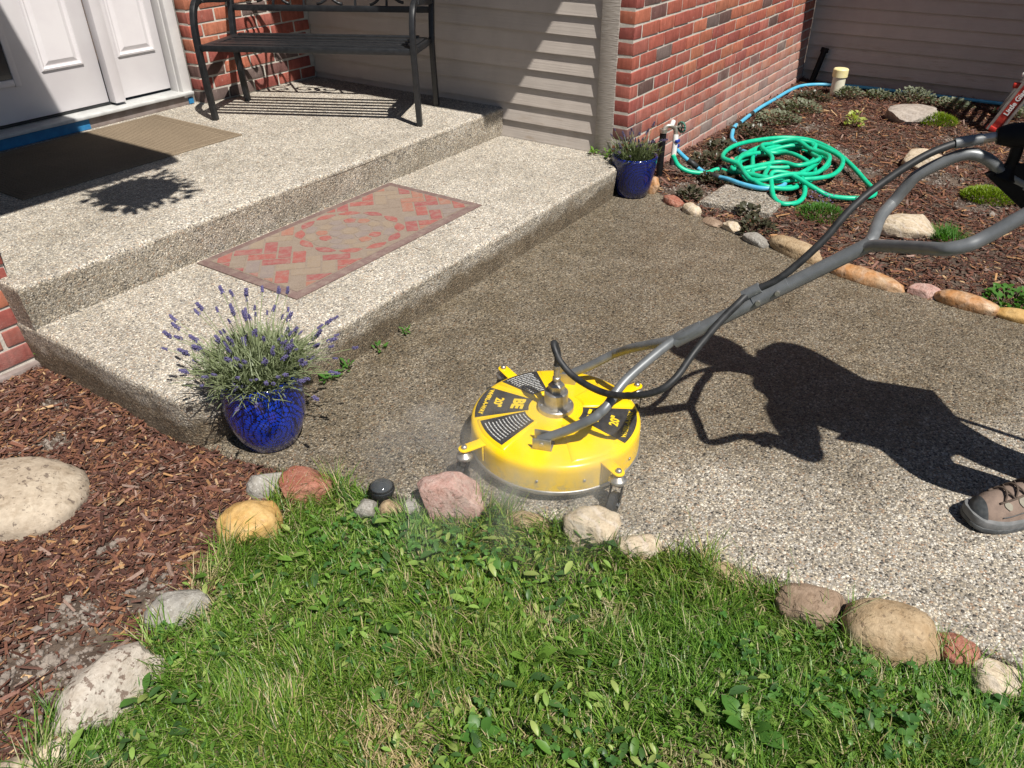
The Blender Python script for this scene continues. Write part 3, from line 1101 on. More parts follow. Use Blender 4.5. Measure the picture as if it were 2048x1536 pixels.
def ringpiece(r0, r1, a0, a1, bul=0.0):
    o = [(r1 * math.cos(a0 + (a1 - a0) * k / 5) * (1 + bul * math.sin(math.pi * k / 5)), r1 * math.sin(a0 + (a1 - a0) * k / 5) * (1 + bul * math.sin(math.pi * k / 5))) for k in range(6)]
    i_ = [(r0 * math.cos(a1 - (a1 - a0) * k / 5) * (1 - bul * math.sin(math.pi * k / 5)), r0 * math.sin(a1 - (a1 - a0) * k / 5) * (1 - bul * math.sin(math.pi * k / 5))) for k in range(6)]
    return o + i_


for k in range(12):
    a0 = 2 * math.pi * k / 12
    dl = 2 * math.pi / 12
    piece(ringpiece(.200, .203, a0 + .03, a0 + dl - .03, .10), 'red' if k % 3 else 'wine')
    piece(ringpiece(.148, .176, a0 + dl / 2 + .05, a0 + 1.5 * dl - .05, .04), ['grey', 'tan', 'ground'][k % 3])
    piece(ringpiece(.098, .128, a0 + .06, a0 + dl - .06, .08), ['rust', 'red', 'grey', 'tan'][k % 4])
for k in range(6):
    a0 = 2 * math.pi * k / 6
    piece(ringpiece(.044, .082, a0 + .07, a0 + math.pi / 3 - .07, .05), 'grey')
piece([(.036 * math.cos(rad(60 * k)), .036 * math.sin(rad(60 * k))) for k in range(6)], 'tan')

# ================================================================== BENCH
fl, frr, bl_, br_ = Vector((-1.0147, 1.8943)), Vector((-.5198, .9141)), Vector((-.6371, 2.1691)), Vector((-.1505, 1.1134))
aw = (frr - fl)
BW = aw.length
ang = math.atan2(aw.y, aw.x)
cen = (fl + frr) / 2
bench = tag(empty('garden_bench', (cen.x, cen.y, P2), ang), 'black metal bench with scrolled back standing on the porch', 'bench')
BD = .415   # depth of the feet
hx = BW / 2
arm_pts = {}
for s in (-1, 1):
    x = s * hx
    pts = [(x, 0, 0), (x, -.012, .12), (x, -.022, .25), (x, -.026, .36), (x, -.022, .44), (x, -.004, .51), (x, .03, .55), (x, .08, .562), (x, .18, .555), (x, .30, .54), (x, .395, .535)]
    MB().bar(spline(pts, 4), .026, .034, up=(0, 1, .001)).build('front_leg', M['bench'], bench, bevel=.003)
    pts = [(x, BD, 0), (x, BD - .02, .15), (x, BD - .03, .32), (x, BD + .0, .48), (x, BD + .05, .66), (x, BD + .09, .84)]
    MB().bar(spline(pts, 4), .026, .036, up=(0, 1, .001)).build('rear_leg', M['bench'], bench, bevel=.003)
    MB().bar([(x * .985, -.02, .352), (x * .985, BD - .03, .342)], .02, .03).build('seat_rail', M['bench'], bench, bevel=.003)
MB().bar([(-hx, -.022, .358), (hx, -.022, .358)], .03, .03).build('front_rail', M['bench'], bench, bevel=.004)
for i in range(6):
    y = .030 + .060 * i
    z = .366 - .010 * math.sin(math.pi * i / 5)
    MB().bar([(-hx + .055, y, z), (hx - .055, y, z)], .027, .014).build('seat_slat', M['bench'], bench, bevel=.002)
for s in (-1, 1):
    MB().bar([(s * (hx - .042), -.015, .366), (s * (hx - .042), .36, .356)], .045, .012).build('seat_cross_bar', M['bench'], bench, bevel=.002)


def back_y(z):
    return BD + (z - .48) * .25


MB().bar([(-hx, back_y(.485), .485), (hx, back_y(.485), .485)], .018, .03).build('back_rail', M['bench'], bench, bevel=.003)
top = [(hx * t, back_y(.84) + .0, .84 + .05 * (1 - t * t)) for t in [-1 + .1 * i for i in range(21)]]
MB().bar(top, .018, .03).build('back_rail', M['bench'], bench, bevel=.003)


def scroll(cx, cz, r, turns, dirn, start):
    pts = []
    n = 30
    for i in range(n + 1):
        t = i / n
        a = start + dirn * turns * 2 * math.pi * t
        q = r * (1 - .82 * t)
        x, z = cx + q * math.cos(a), cz + q * math.sin(a)
        pts.append((x, back_y(z), z))
    return pts


for cx_, cz_, r_, tn, dr, st in [(-.40, .60, .085, 1.3, 1, -1.57), (-.40, .74, .075, 1.3, -1, 1.57), (-.22, .575, .07, 1.2, -1, -1.57), (-.2, .74, .09, 1.2, 1, 1.57), (-.07, .60, .095, 1.4, 1, -1.57),
                                  (.07, .60, .095, 1.4, -1, -1.57), (.2, .74, .09, 1.2, -1, 1.57), (.22, .575, .07, 1.2, 1, -1.57), (.40, .60, .085, 1.3, -1, -1.57), (.40, .74, .075, 1.3, 1, 1.57), (0, .78, .07, 1.2, 1, 1.57)]:
    MB().tube(scroll(cx_, cz_, r_, tn, dr, st), .008, 6).build('scroll', M['bench'], bench, smooth=True)
for x in (-.31, -.14, .14, .31):
    z1 = .84 + .05 * (1 - (x / hx) ** 2)
    MB().bar([(x, back_y(.5), .5), (x, back_y(z1), z1)], .01, .012, up=(0, 1, .01)).build('back_spindle', M['bench'], bench)

# ================================================================== POTS AND LAVENDER
def pot(name, loc, k, prof, label, rz, gm='glaze'):
    t = tag(empty(name, loc, rz), label, 'plant pot', 'blue glazed pots beside the steps')
    outer = [(0.0, 0.0)] + prof
    rim_r, rim_z = prof[-1]
    full = outer + [(rim_r - .004, rim_z + .006), (rim_r - .013, rim_z + .004), (rim_r - .016, rim_z - .03), (rim_r - .02, rim_z - .05)]
    MB().lathe(full, 48).build('vessel', M[gm], t, smooth=True)
    MB().lathe([(0, rim_z - .028), (rim_r - .017, rim_z - .03)], 32).build('soil', M['potsoil'], t)
    return t


PR1 = [(.070, 0), (.080, .006), (.098, .045), (.111, .09), (.116, .13), (.115, .17), (.112, .205), (.111, .225)]
pot1c = (-2.478, -.115)
pz = walk_z(pot1c[0])
pot('blue_pot', (pot1c[0], pot1c[1], pz), 1, PR1, 'round blue glazed pot holding the large lavender at the front step corner', rad(-38))
PR2 = [(.066, 0), (.078, .006), (.092, .05), (.102, .10), (.110, .15), (.114, .19), (.115, .20)]
pot2c = (-.036, -.072)
pot('blue_pot', (pot2c[0], pot2c[1], 0), 1, PR2, 'dark blue glazed pot at the brick wall corner beside the tap', rad(-55), 'glaze_dark')


def spike_mesh(m, seed, n=26, L=.034, r=.0058):
    r_ = random.Random(seed)
    mb = MB()
    for i in range(n):
        t = i / n
        z = L * t
        if .12 < t < .2:
            continue
        a = i * 2.4
        rr_ = r * (1 - .55 * t) * r_.uniform(.8, 1.2)
        c = Vector((rr_ * .75 * math.cos(a), rr_ * .75 * math.sin(a), z))
        s = .0032 * r_.uniform(.8, 1.25)
        q = [c + Vector((s * math.cos(a), s * math.sin(a), s * .7)), c + Vector((-s * math.sin(a), s * math.cos(a), 0)), c + Vector((s * math.sin(a), -s * math.cos(a), 0)), c + Vector((0, 0, s * 1.3)), c - Vector((0, 0, s))]
        mb.add(q, [(0, 1, 3), (0, 3, 2), (0, 2, 4), (0, 4, 1), (1, 4, 2, 3)])
    return mb.mesh('flower_spike', m, False)


def blade(mb, p, d, L, w, droop, seg=3, up=Vector((0, 0, 1))):
    d = Vector(d).normalized()
    s = d.cross(up)
    s = s.normalized() if s.length > 1e-4 else Vector((1, 0, 0))
    pts = []
    q = Vector(p)
    dd = d.copy()
    for i in range(seg + 1):
        t = i / seg
        ww = w * (1 - t) ** .6 * .5 if i < seg else 0
        pts.append((q.copy(), ww))
        dd = (dd - Vector((0, 0, droop / seg))).normalized()
        q = q + dd * (L / seg)
    vs_ = []
    for q_, ww in pts[:-1]:
        vs_ += [q_ - s * ww, q_ + s * ww]
    vs_.append(pts[-1][0])
    fs = [(2 * i, 2 * i + 1, 2 * i + 3, 2 * i + 2) for i in range(seg - 1)] + [(2 * seg - 2, 2 * seg - 1, 2 * seg)]
    mb.add(vs_, fs)
    return pts[-1][0]


def lavender(loc, rim, nst, nlf, Lr, spread, label, fm, seed, lens=(.17, .27), lm='lav_leaf'):
    r_ = random.Random(seed)
    t = tag(empty('lavender_plant', loc), label, 'lavender', 'lavender plants in the blue pots')
    fol, stems = MB(), MB()
    for i in range(nlf):
        a = r_.uniform(0, 2 * math.pi)
        rr_ = rim * math.sqrt(r_.random()) * .95
        tilt = spread * .8 * (rr_ / rim) + r_.gauss(0, .25)
        d = Vector((math.sin(tilt) * math.cos(a + r_.gauss(0, .4)), math.sin(tilt) * math.sin(a + r_.gauss(0, .4)), math.cos(tilt)))
        z = r_.uniform(-.01, Lr * .38)
        b = Vector((rr_ * math.cos(a), rr_ * math.sin(a), 0)) + d * z
        dd = (d + Vector((r_.gauss(0, .5), r_.gauss(0, .5), r_.gauss(0, .3)))).normalized()
        blade(fol, b, dd, r_.uniform(.03, .065), .0042, r_.uniform(0, .5), 2)
    sm = [spike_mesh(fm, seed + i, L=r_.uniform(.02, .033)) for i in range(4)]
    for i in range(nst):
        a = 2 * math.pi * (i + r_.random()) / nst * 3.0
        q = math.sqrt((i + .5) / nst)
        tilt = spread * q + r_.gauss(0, .13)
        L = r_.uniform(*lens) * (1.06 - .1 * q) * r_.choice((1, 1, 1, .75, .6))
        d = Vector((math.sin(tilt) * math.cos(a), math.sin(tilt) * math.sin(a), math.cos(tilt)))
        b = Vector((rim * .6 * q * math.cos(a), rim * .6 * q * math.sin(a), -.01))
        mid = b + d * (L * .5) + Vector((0, 0, .012))
        e = b + d * L + Vector((r_.gauss(0, .008), r_.gauss(0, .008), -.02 * q))
        pth = spline([b, mid, e], 4)
        stems.tube(pth, .0011, 4, cap=False)
        for kk in range(5):
            tt = r_.uniform(.05, .55)
            pp = pth[int(tt * (len(pth) - 1))]
            blade(fol, pp, (d + Vector((r_.gauss(0, .45), r_.gauss(0, .45), .1))), r_.uniform(.025, .045), .0036, .3, 2)
        if r_.random() < .93:
            o = link('flower_spike', sm[i % 4], t, e)
            dirn = (pth[-1] - pth[-3]).normalized() + Vector((r_.gauss(0, .15), r_.gauss(0, .15), .1))
            o.rotation_euler = dirn.to_track_quat('Z', 'Y').to_euler()
            o.scale = [r_.uniform(.55, 1.1)] * 3
    kind(stems.build('stems', M['lav_stem'], t), 'stuff')
    kind(fol.build('foliage', M[lm], t), 'stuff')
    return t


lavender((pot1c[0], pot1c[1], pz + .205), .100, 140, 3600, .27, .90, 'bushy lavender with violet flower spikes in the blue pot at the front step corner', M['lav_flower'], 3, (.15, .265))
lavender((pot2c[0], pot2c[1], .178), .09, 46, 800, .18, .62, 'sparse darker lavender growing at the brick wall corner beside the tap', M['lav_flower_dark'], 9, (.11, .19), 'lav_leaf_dark')
# ================================================================== SURFACE CLEANER
MC = Vector((-2.068, -.850, 0))
h_ = Vector((.333, -.943, 0))
n_ = Vector((.943, .333, 0))
mach = tag(empty('surface_cleaner', MC), 'round yellow surface cleaner with long grey tube handle on the wet walkway', 'surface cleaner')


def zdome(r):
    return .142 - max(0, r - .06) * .10


RIM = .238
prof = [(.0, .142), (.06, .142), (.10, zdome(.10)), (.16, zdome(.16)), (.215, zdome(.215)), (.226, zdome(.226) - .001), (.234, .119), (.2375, .112), (RIM, .10), (RIM, .042)]
MB().lathe(prof, 96).build('deck', M['yellow'], mach, smooth=True, angle=rad(40))
MB().lathe([(RIM - .002, .044), (RIM + .003, .044), (RIM + .004, .038), (RIM + .002, .032), (RIM - .003, .032)], 96).build('bumper_ring', M['bright_steel'], mach, smooth=True)
br = MB()
for k in range(220):
    a = 2 * math.pi * k / 220
    x, y = (RIM - .016) * math.cos(a), (RIM - .016) * math.sin(a)
    br.bar([(x, y, .036), (x * 1.0, y * 1.0, .010 + .006 * random.random())], .006, .003, up=(math.cos(a), math.sin(a), 0))
kind(br.build('brush_skirt', M['black_rubber'], mach), 'stuff')


def sector(mb, r0, r1, a0, a1, dz, inset=0.0, rise=0.0, na=16, nr=5):
    a0, a1 = rad(a0), rad(a1)
    vs_, fs = [], []
    for i in range(nr + 1):
        r = r0 + (r1 - r0) * i / nr
        for j in range(na + 1):
            a = a0 + (a1 - a0) * j / na
            vs_.append((r * math.cos(a), r * math.sin(a), zdome(r) + dz))
    w = na + 1
    for i in range(nr):
        for j in range(na):
            fs.append((i * w + j, i * w + j + 1, (i + 1) * w + j + 1, (i + 1) * w + j))
    mb.add(vs_, fs)
    return mb


def pad(a0, a1, r0, r1):
    ins = .007
    m = MB()
    rings = []
    for k, (i_, dz) in enumerate([(0, -.001), (.003, .003), (.008, .0052)]):
        ring = []
        ra, rb = r0 + i_, r1 - i_
        A0, A1 = rad(a0) + i_ / max(ra, .05), rad(a1) - i_ / max(ra, .05)
        B0, B1 = rad(a0) + i_ / rb, rad(a1) - i_ / rb
        for j in range(13):
            a = B0 + (B1 - B0) * j / 12
            ring.append((rb * math.cos(a), rb * math.sin(a), zdome(rb) + dz))
        for j in range(13):
            a = A1 - (A1 - A0) * j / 12
            ring.append((ra * math.cos(a), ra * math.sin(a), zdome(ra) + dz))
        rings.append(ring)
    n = 26
    vs_ = [p for r in rings for p in r]
    fs = []
    for k in range(2):
        for j in range(n):
            fs.append((k * n + j, k * n + (j + 1) % n, (k + 1) * n + (j + 1) % n, (k + 1) * n + j))
    b = 2 * n
    for j in range(12):
        fs.append((b + j, b + j + 1, b + 24 - j, b + 25 - j))
    m.add(vs_, fs).build('raised_pad', M['yellow'], mach, smooth=True, angle=rad(50))


for a0, a1 in ((43, 83), (132, 174), (-138, -97), (-48, -8)):
    pad(a0, a1, .078, .222)
sector(MB(), .088, .214, 47, 79, .0062).build('instruction_label', M['decal'], mach)
sector(MB(), .088, .214, 136, 170, .0062).build('instruction_label', M['decal'], mach)
sector(MB(), .076, .226, 89, 129, .0014).build('name_label', M['decal'], mach)
sector(MB(), .076, .226, -94, -52, .0014).build('name_label', M['decal'], mach)
# fine print on the instruction labels: unreadable lines only
for c in (63, 153):
    fp = MB()
    for i in range(12):
        r = .096 + .0098 * i
        wmax = r * rad(28)
        rows = 1
        x0 = -wmax / 2 * random.uniform(.75, .95)
        while x0 < wmax / 2 * .85:
            L = random.uniform(.004, .016)
            L = min(L, wmax / 2 * .92 - x0)
            if L < .002:
                break
            a = rad(c) + (x0 + L / 2) / r
            t = Vector((-math.sin(a), math.cos(a), 0))
            p = Vector((r * math.cos(a), r * math.sin(a), zdome(r) + .0068))
            fp.bar([p - t * L / 2, p + t * L / 2], .0030, .0003)
            x0 += L + .0022
    fp.build('fine_print', M['print_grey'], mach)


def text_mesh(s, size, m, bold=.0, extrude=.0003):
    cu = bpy.data.curves.new('txt', 'FONT')
    cu.body = s
    cu.size = size
    cu.align_x = 'CENTER'
    cu.align_y = 'CENTER'
    cu.extrude = extrude
    cu.offset = bold
    cu.resolution_u = 3
    o = bpy.data.objects.new('txt', cu)
    COL.objects.link(o)
    bpy.context.view_layer.update()
    me = bpy.data.meshes.new_from_object(o.evaluated_get(bpy.context.evaluated_depsgraph_get()))
    bpy.data.objects.remove(o, do_unlink=True)
    me.materials.clear()
    me.materials.append(m)
    return me


for c in (109, -73):
    for s, r, size, bold in (('BE', .110, .046, .0024), ('20"', .168, .034, .0012), ('WHIRL-A-WAY', .203, .0185, .0006)):
        me = text_mesh(s, size, M['decal_yellow'], bold)
        a = rad(c)
        o = link('lettering', me, mach)
        # tops of the letters point to the hub
        up_ = Vector((-math.cos(a), -math.sin(a), .10)).normalized()
        rt_ = Vector((-math.sin(a), math.cos(a), 0)) * 1.0
        rt_ = up_.cross(Vector((0, 0, 1))).normalized()
        nn_ = rt_.cross(up_).normalized()
        pos_ = Vector((r * math.cos(a), r * math.sin(a), zdome(r) + .0022))
        o.matrix_local = Matrix(((rt_.x, up_.x, nn_.x, pos_.x), (rt_.y, up_.y, nn_.y, pos_.y), (rt_.z, up_.z, nn_.z, pos_.z), (0, 0, 0, 1)))

# swivel in the middle
hub = MB()
hub.lathe([(.0, .142), (.050, .142), (.050, .155), (.047, .158), (.033, .159), (.033, .199), (.030, .203), (0, .204)], 40)
hub.build('swivel_body', M['bright_steel'], mach, smooth=True, angle=rad(35))
MB().lathe([(0, .203), (.023, .203), (.023, .222), (.017, .228), (0, .228)], 6).build('swivel_nut', M['bright_steel'], mach, smooth=True, angle=rad(30))
MB().lathe([(0, .226), (.0085, .226), (.0085, .238), (.0115, .239), (.0115, .246), (.009, .248), (.009, .275), (.0105, .276), (.0105, .283), (0, .284)], 14).build('hose_fitting', M['bright_steel'], mach, smooth=True, angle=rad(35))
for k in range(4):
    a = rad(45 + 90 * k)
    MB().lathe([(0, .0045), (.0035, .004), (.0042, 0)], 8, (.041 * math.cos(a), .041 * math.sin(a), .1575)).build('bolt', M['steel'], mach, smooth=True)

# caster arms
for a_deg in (65, 155, 245, 335):
    a = rad(a_deg)
    d = Vector((math.cos(a), math.sin(a), 0))
    s = Vector((-d.y, d.x, 0))
    arm = MB()
    zt = .114
    prof_ = []
    for t in range(9):
        an = -math.pi / 2 + math.pi * t / 8
        prof_.append(d * (.290 + .016 * math.cos(an)) + s * (.0155 * math.sin(an)))
    outl = [d * .205 - s * .0165] + prof_ + [d * .205 + s * .0165]
    arm.prism([(p.x, p.y) for p in outl], zt, zt + .005)
    arm.box(d * (RIM + .004) + Vector((0, 0, .09)), (.004, .03, .05), Matrix.Rotation(a, 3, 'Z'))
    ao = arm.build('caster_arm', M['yellow'], mach, bevel=.0012)
    c = d * .290
    MB().lathe([(0, .009), (.007, .008), (.0085, .0035), (.0085, 0)], 10, (c.x, c.y, zt + .005)).build('bolt', M['bright_steel'], mach, smooth=True)
    cz = MB().lathe([(.0, .018), (.012, .018), (.014, .012), (.021, .010), (.023, .004), (.021, -.002), (.013, -.006), (0, -.006)], 20, (c.x, c.y, .088)).build('caster_swivel', M['bright_steel'], mach, smooth=True)
    trail = Vector((math.cos(rad(150 + a_deg * .15)), math.sin(rad(150 + a_deg * .15)), 0))
    w = c + trail * .022 + Vector((0, 0, .031))
    sd_ = Vector((-trail.y, trail.x, 0))
    wh = MB()
    pr_ = [(.010, -.011), (.027, -.011), (.031, -.008), (.031, .008), (.027, .011), (.010, .011)]
    for k in range(24):
        an = 2 * math.pi * k / 24
        for r, y in pr_:
            wh.v.append(tuple(w + sd_ * y + (trail * math.cos(an) + Vector((0, 0, 1)) * math.sin(an)) * r))
    nP = len(pr_)
    for k in range(24):
        for i in range(nP - 1):
            wh.f.append((k * nP + i, ((k + 1) % 24) * nP + i, ((k + 1) % 24) * nP + i + 1, k * nP + i + 1))
    for side in (0, nP - 1):
        wh.f.append(tuple(k * nP + side for k in range(24)))
    wo = wh.build('wheel', M['black_rubber'], mach, smooth=True, angle=rad(40))
    MB().tube([w - sd_ * .0165, w + sd_ * .0165], .006, 10).build('axle', M['steel'], wo, smooth=True, angle=rad(40))
    fk = MB()
    for q in (-1, 1):
        fk.bar([c + sd_ * (q * .0145) + Vector((0, 0, .086)), c + trail * .010 + sd_ * (q * .0145) + Vector((0, 0, .062)), w + sd_ * (q * .0145) - Vector((0, 0, .006))], .014, .0025, up=sd_)
    fk.box(c + Vector((0, 0, .084)), (.03, .03, .004))
    fk.build('caster_fork', M['black_plastic'], mach)
for a_deg in (230, 268, 200, 300, 20, 120):
    a = rad(a_deg)
    p = Vector((math.cos(a), math.sin(a), 0)) * RIM
    MB().tube([p + Vector((0, 0, .075)), p * 1.014 + Vector((0, 0, .075))], .0042, 8).build('rivet', M['bright_steel'], mach, smooth=True)

# handle, in coordinates relative to the machine
def rel(p):
    return Vector(p) - MC


brk_n = -n_ * .160 + Vector((0, 0, zdome(.16)))
brk_f = n_ * .160 + Vector((0, 0, zdome(.16)))
for s, b in ((-1, brk_n), (1, brk_f)):
    m = MB()
    # folded bracket: outer plate, back plate
    hh = h_
    rot = Matrix((tuple((h_.x, n_.x, 0)), tuple((h_.y, n_.y, 0)), (0, 0, 1)))
    m.box(b + n_ * (s * .018) + Vector((0, 0, .015)), (.05, .004, .034), rot)
    m.box(b - n_ * (s * .018) + Vector((0, 0, .017)), (.055, .004, .038), rot)
    m.box(b + Vector((0, 0, .001)), (.055, .04, .004), rot)
    m.build('bracket', M['bright_steel'], mach, bevel=.0015)
    MB().tube([b + n_ * (s * .019) + Vector((0, 0, .017)), b + n_ * (s * .024) + Vector((0, 0, .017))], .006, 10).build('bolt', M['brass'], mach, smooth=True, angle=rad(40))
TR = .0125
junc = rel((-1.945, -1.135, .395))
for s, b in ((-1, brk_n), (1, brk_f)):
    base = b + Vector((0, 0, .016))
    pts = [base - h_ * .01, base + h_ * .06 + Vector((0, 0, .043)), base + h_ * .125 + Vector((0, 0, .092)), base + h_ * .142 - n_ * (s * .008) + Vector((0, 0, .107)),
           base + h_ * .158 - n_ * (s * .022) + Vector((0, 0, .123)), base + (junc - base) * .5 + h_ * .042 + Vector((0, 0, .045)), junc + h_ * -.01, junc + (h_ * .05 + Vector((0, 0, .048)))]
    MB().tube(spline(pts, 6), TR, 14).build('lower_arm', M['steel'], mach, smooth=True, angle=rad(50))
split = rel((-1.817, -1.495, .691))
ax = (split - junc).normalized()
MB().tube([junc - ax * .012, split + ax * .01], .0168, 18).build('main_tube', M['steel'], mach, smooth=True, angle=rad(50))
cl = rel((-1.882, -1.312, .543))
MB().tube([cl - ax * .03 , cl + ax * .06], .0176, 18).build('tube_sleeve', M['steel'], mach, smooth=True, angle=rad(50))
for t in (-.02, .03):
    q = cl + ax * t - n_ * .0182
    MB().tube([q + n_ * .004, q - n_ * .006], .006, 10).build('bolt', M['bright_steel'], mach, smooth=True, angle=rad(40))
# upper branches
upn = Vector((0, 0, 1))
near = [split - ax * .015, split + ax * .015 - n_ * .02, rel((-1.90, -1.582, .738)), rel((-1.952, -1.630, .765)), rel((-1.976, -1.658, .779)), rel((-1.972, -1.69, .793)), rel((-1.958, -1.715, .81)), rel((-1.939, -1.763, .857)), rel((-1.925, -1.80, .892)), rel((-1.91, -1.845, .905)), rel((-1.895, -1.89, .888))]
far = [split - ax * .015, split + ax * .012 + n_ * .018, rel((-1.70, -1.490, .715)), rel((-1.640, -1.495, .727)), rel((-1.624, -1.502, .739)), rel((-1.617, -1.517, .772)), rel((-1.611, -1.535, .803)), rel((-1.593, -1.587, .843)), rel((-1.580, -1.623, .857)), rel((-1.567, -1.659, .848)), rel((-1.552, -1.695, .822)), rel((-1.53, -1.75, .795))]
for pts in (near, far):
    MB().tube(spline(pts, 6), TR + .0012, 14).build('handle_branch', M['steel'], mach, smooth=True, angle=rad(50))
MB().tube([rel((-1.918, -1.822, .902)), rel((-1.895, -1.892, .888)), rel((-1.882, -1.925, .875))], .018, 12).build('grip', M['black_rubber'], mach, smooth=True, angle=rad(50))
# hose clamp tube riding on the main tube
hc = rel((-1.893, -1.281, .549))
MB().tube([hc - ax * .022, hc + ax * .022], .0135, 16).build('hose_guide', M['steel'], mach, smooth=True, angle=rad(50))

# trigger gun on the far branch
gun = tag(empty('spray_gun', (-1.545, -1.70, .83)), 'black trigger gun and mounting plate on the far end of the tube handle', 'spray gun')
G0 = Vector((-1.545, -1.70, .83))


def rg(p):
    return Vector(p) - G0


MB().tube(spline([rg((-1.566, -1.662, .899)), rg((-1.556, -1.692, .904)), rg((-1.535, -1.75, .908)), rg((-1.51, -1.82, .895)), rg((-1.49, -1.88, .85))], 5), [.017 + .010 * min(1, i / 5) for i in range(21)], 12).build('gun_body', M['black_plastic'], gun, smooth=True)
MB().tube(spline([rg((-1.550, -1.706, .895)), rg((-1.549, -1.708, .865)), rg((-1.549, -1.706, .835)), rg((-1.550, -1.70, .81))], 4), [.013] * 5 + [.0125] * 4 + [.016, .02, .024, .028], 12).build('trigger_neck', M['black_plastic'], gun, smooth=True)
pm = MB()
plate = [rg((-1.566, -1.662, .815)), rg((-1.553, -1.698, .842)), rg((-1.530, -1.765, .845)), rg((-1.505, -1.83, .80)), rg((-1.515, -1.80, .715)), rg((-1.535, -1.755, .742))]
vs_ = [p - n_ * .008 for p in plate] + [p + n_ * .008 for p in plate]
pm.add(vs_, [(5, 4, 3, 2, 1, 0), (6, 7, 8, 9, 10, 11)] + [(i, (i + 1) % 6, 6 + (i + 1) % 6, 6 + i) for i in range(6)])
pm.build('mounting_plate', M['black_plastic'], gun, bevel=.003)
for q in ((-1.552, -1.70, .812), (-1.535, -1.745, .79)):
    MB().tube([rg(q) - n_ * .007, rg(q) - n_ * .011], .004, 8).build('screw', M['steel'], gun, smooth=True)
MB().tube([rg((-1.53, -1.75, .835)), rg((-1.50, -1.84, .86)), rg((-1.485, -1.90, .85))], .019, 12).build('grip', M['black_rubber'], gun, smooth=True)

# black pressure hose: swivel - loop - handle - gun
hp = [(-2.068, -.850, .278), (-2.066, -.850, .315), (-2.068, -.845, .342), (-2.080, -.845, .357), (-2.094, -.858, .347), (-2.103, -.882, .322), (-2.112, -.931, .297), (-2.134, -1.017, .298), (-2.15, -1.093, .322), (-2.145, -1.167, .358), (-2.112, -1.2, .39), (-2.034, -1.212, .431), (-1.966, -1.239, .488), (-1.925, -1.262, .525), (-1.893, -1.281, .549), (-1.871, -1.336, .592), (-1.82, -1.396, .673), (-1.765, -1.433, .745), (-1.708, -1.473, .795), (-1.642, -1.54, .855), (-1.589, -1.601, .884), (-1.575, -1.64, .893)]
ho = tag(empty('pressure_hose', (-2.068, -.85, 0)), 'black rubber hose looping from the yellow disc up along the handle to the gun', 'hose')
o_ = Vector((-2.068, -.85, 0))
MB().tube([p - o_ for p in spline([Vector(p) for p in hp], 7)], .0088, 12).build('hose', M['black_rubber'], ho, smooth=True)
MB().tube([Vector(p) - o_ for p in ((-1.598, -1.588, .880), (-1.576, -1.636, .892))], .0125, 12).build('crimp_sleeve', M['steel'], ho, smooth=True, angle=rad(40))
MB().tube([Vector(p) - o_ for p in ((-1.577, -1.634, .892), (-1.562, -1.668, .900))], .0105, 10).build('hose_nut', M['bright_steel'], ho, smooth=True, angle=rad(40))
# supply hose that trails off behind the person
sp_ = [(-1.49, -1.885, .845), (-1.45, -1.96, .80), (-1.43, -2.06, .74), (-1.42, -2.2, .66), (-1.40, -2.4, .5), (-1.36, -2.65, .28), (-1.30, -2.95, .08), (-1.2, -3.3, .012), (-1.0, -3.8, .012)]
tag(MB().tube(spline(sp_, 6), .009, 10).build('supply_hose', M['black_rubber'], None, smooth=True), 'black supply hose trailing from the trigger gun past the person', 'hose')
# ================================================================== PERSON
person = tag(empty('person', (-1.66, -2.05, 0)), 'person in brown hiking shoes and dark jeans walking behind the yellow cleaner', 'person')
PO = Vector((-1.66, -2.05, 0))
gdir = Vector((-.262, .965, 0))       # facing
ldir = Vector((-.965, -.262, 0))      # to the left hand


def skin_mesh(name, joints, edges_, m, parent, sub=2, root=0):
    me = bpy.data.meshes.new(name)
    me.from_pydata([tuple(Vector(j[0]) - PO) for j in joints], edges_, [])
    o = link(name, me, parent)
    md = o.modifiers.new('skin', 'SKIN')
    md.use_smooth_shade = True
    sv = me.skin_vertices[0].data if me.skin_vertices else None
    if sv is None:
        bm = bmesh.new()
        bm.from_mesh(me)
        bm.verts.layers.skin.verify()
        bm.to_mesh(me)
        bm.free()
        sv = me.skin_vertices[0].data
    for i, j in enumerate(joints):
        rr_ = j[1] if isinstance(j[1], tuple) else (j[1], j[1])
        sv[i].radius = rr_
        sv[i].use_root = (i == root)
    s = o.modifiers.new('sub', 'SUBSURF')
    s.levels = sub
    s.render_levels = sub
    me.materials.append(m)
    return o


pel = Vector((-1.585, -2.17, .93))
ch = Vector((-1.655, -2.115, 1.34))
sh_l, sh_r = ch + ldir * .185 + Vector((0, 0, .05)), ch - ldir * .185 + Vector((0, 0, .05))
nk = ch + gdir * .035 + Vector((0, 0, .14))
hd = nk + gdir * .075 + Vector((0, 0, .13))
el_l, hand_l = Vector((-1.945, -2.11, 1.08)), Vector((-1.897, -1.905, .90))
el_r, hand_r = Vector((-1.43, -1.99, 1.10)), Vector((-1.497, -1.865, .868))
hp_l, hp_r = pel + ldir * .09 - Vector((0, 0, .05)), pel - ldir * .09 - Vector((0, 0, .05))
kn_l, an_l = Vector((-1.69, -2.07, .50)), Vector((-1.588, -2.068, .115))
kn_r, an_r = Vector((-1.52, -2.17, .48)), Vector((-1.475, -2.34, .12))
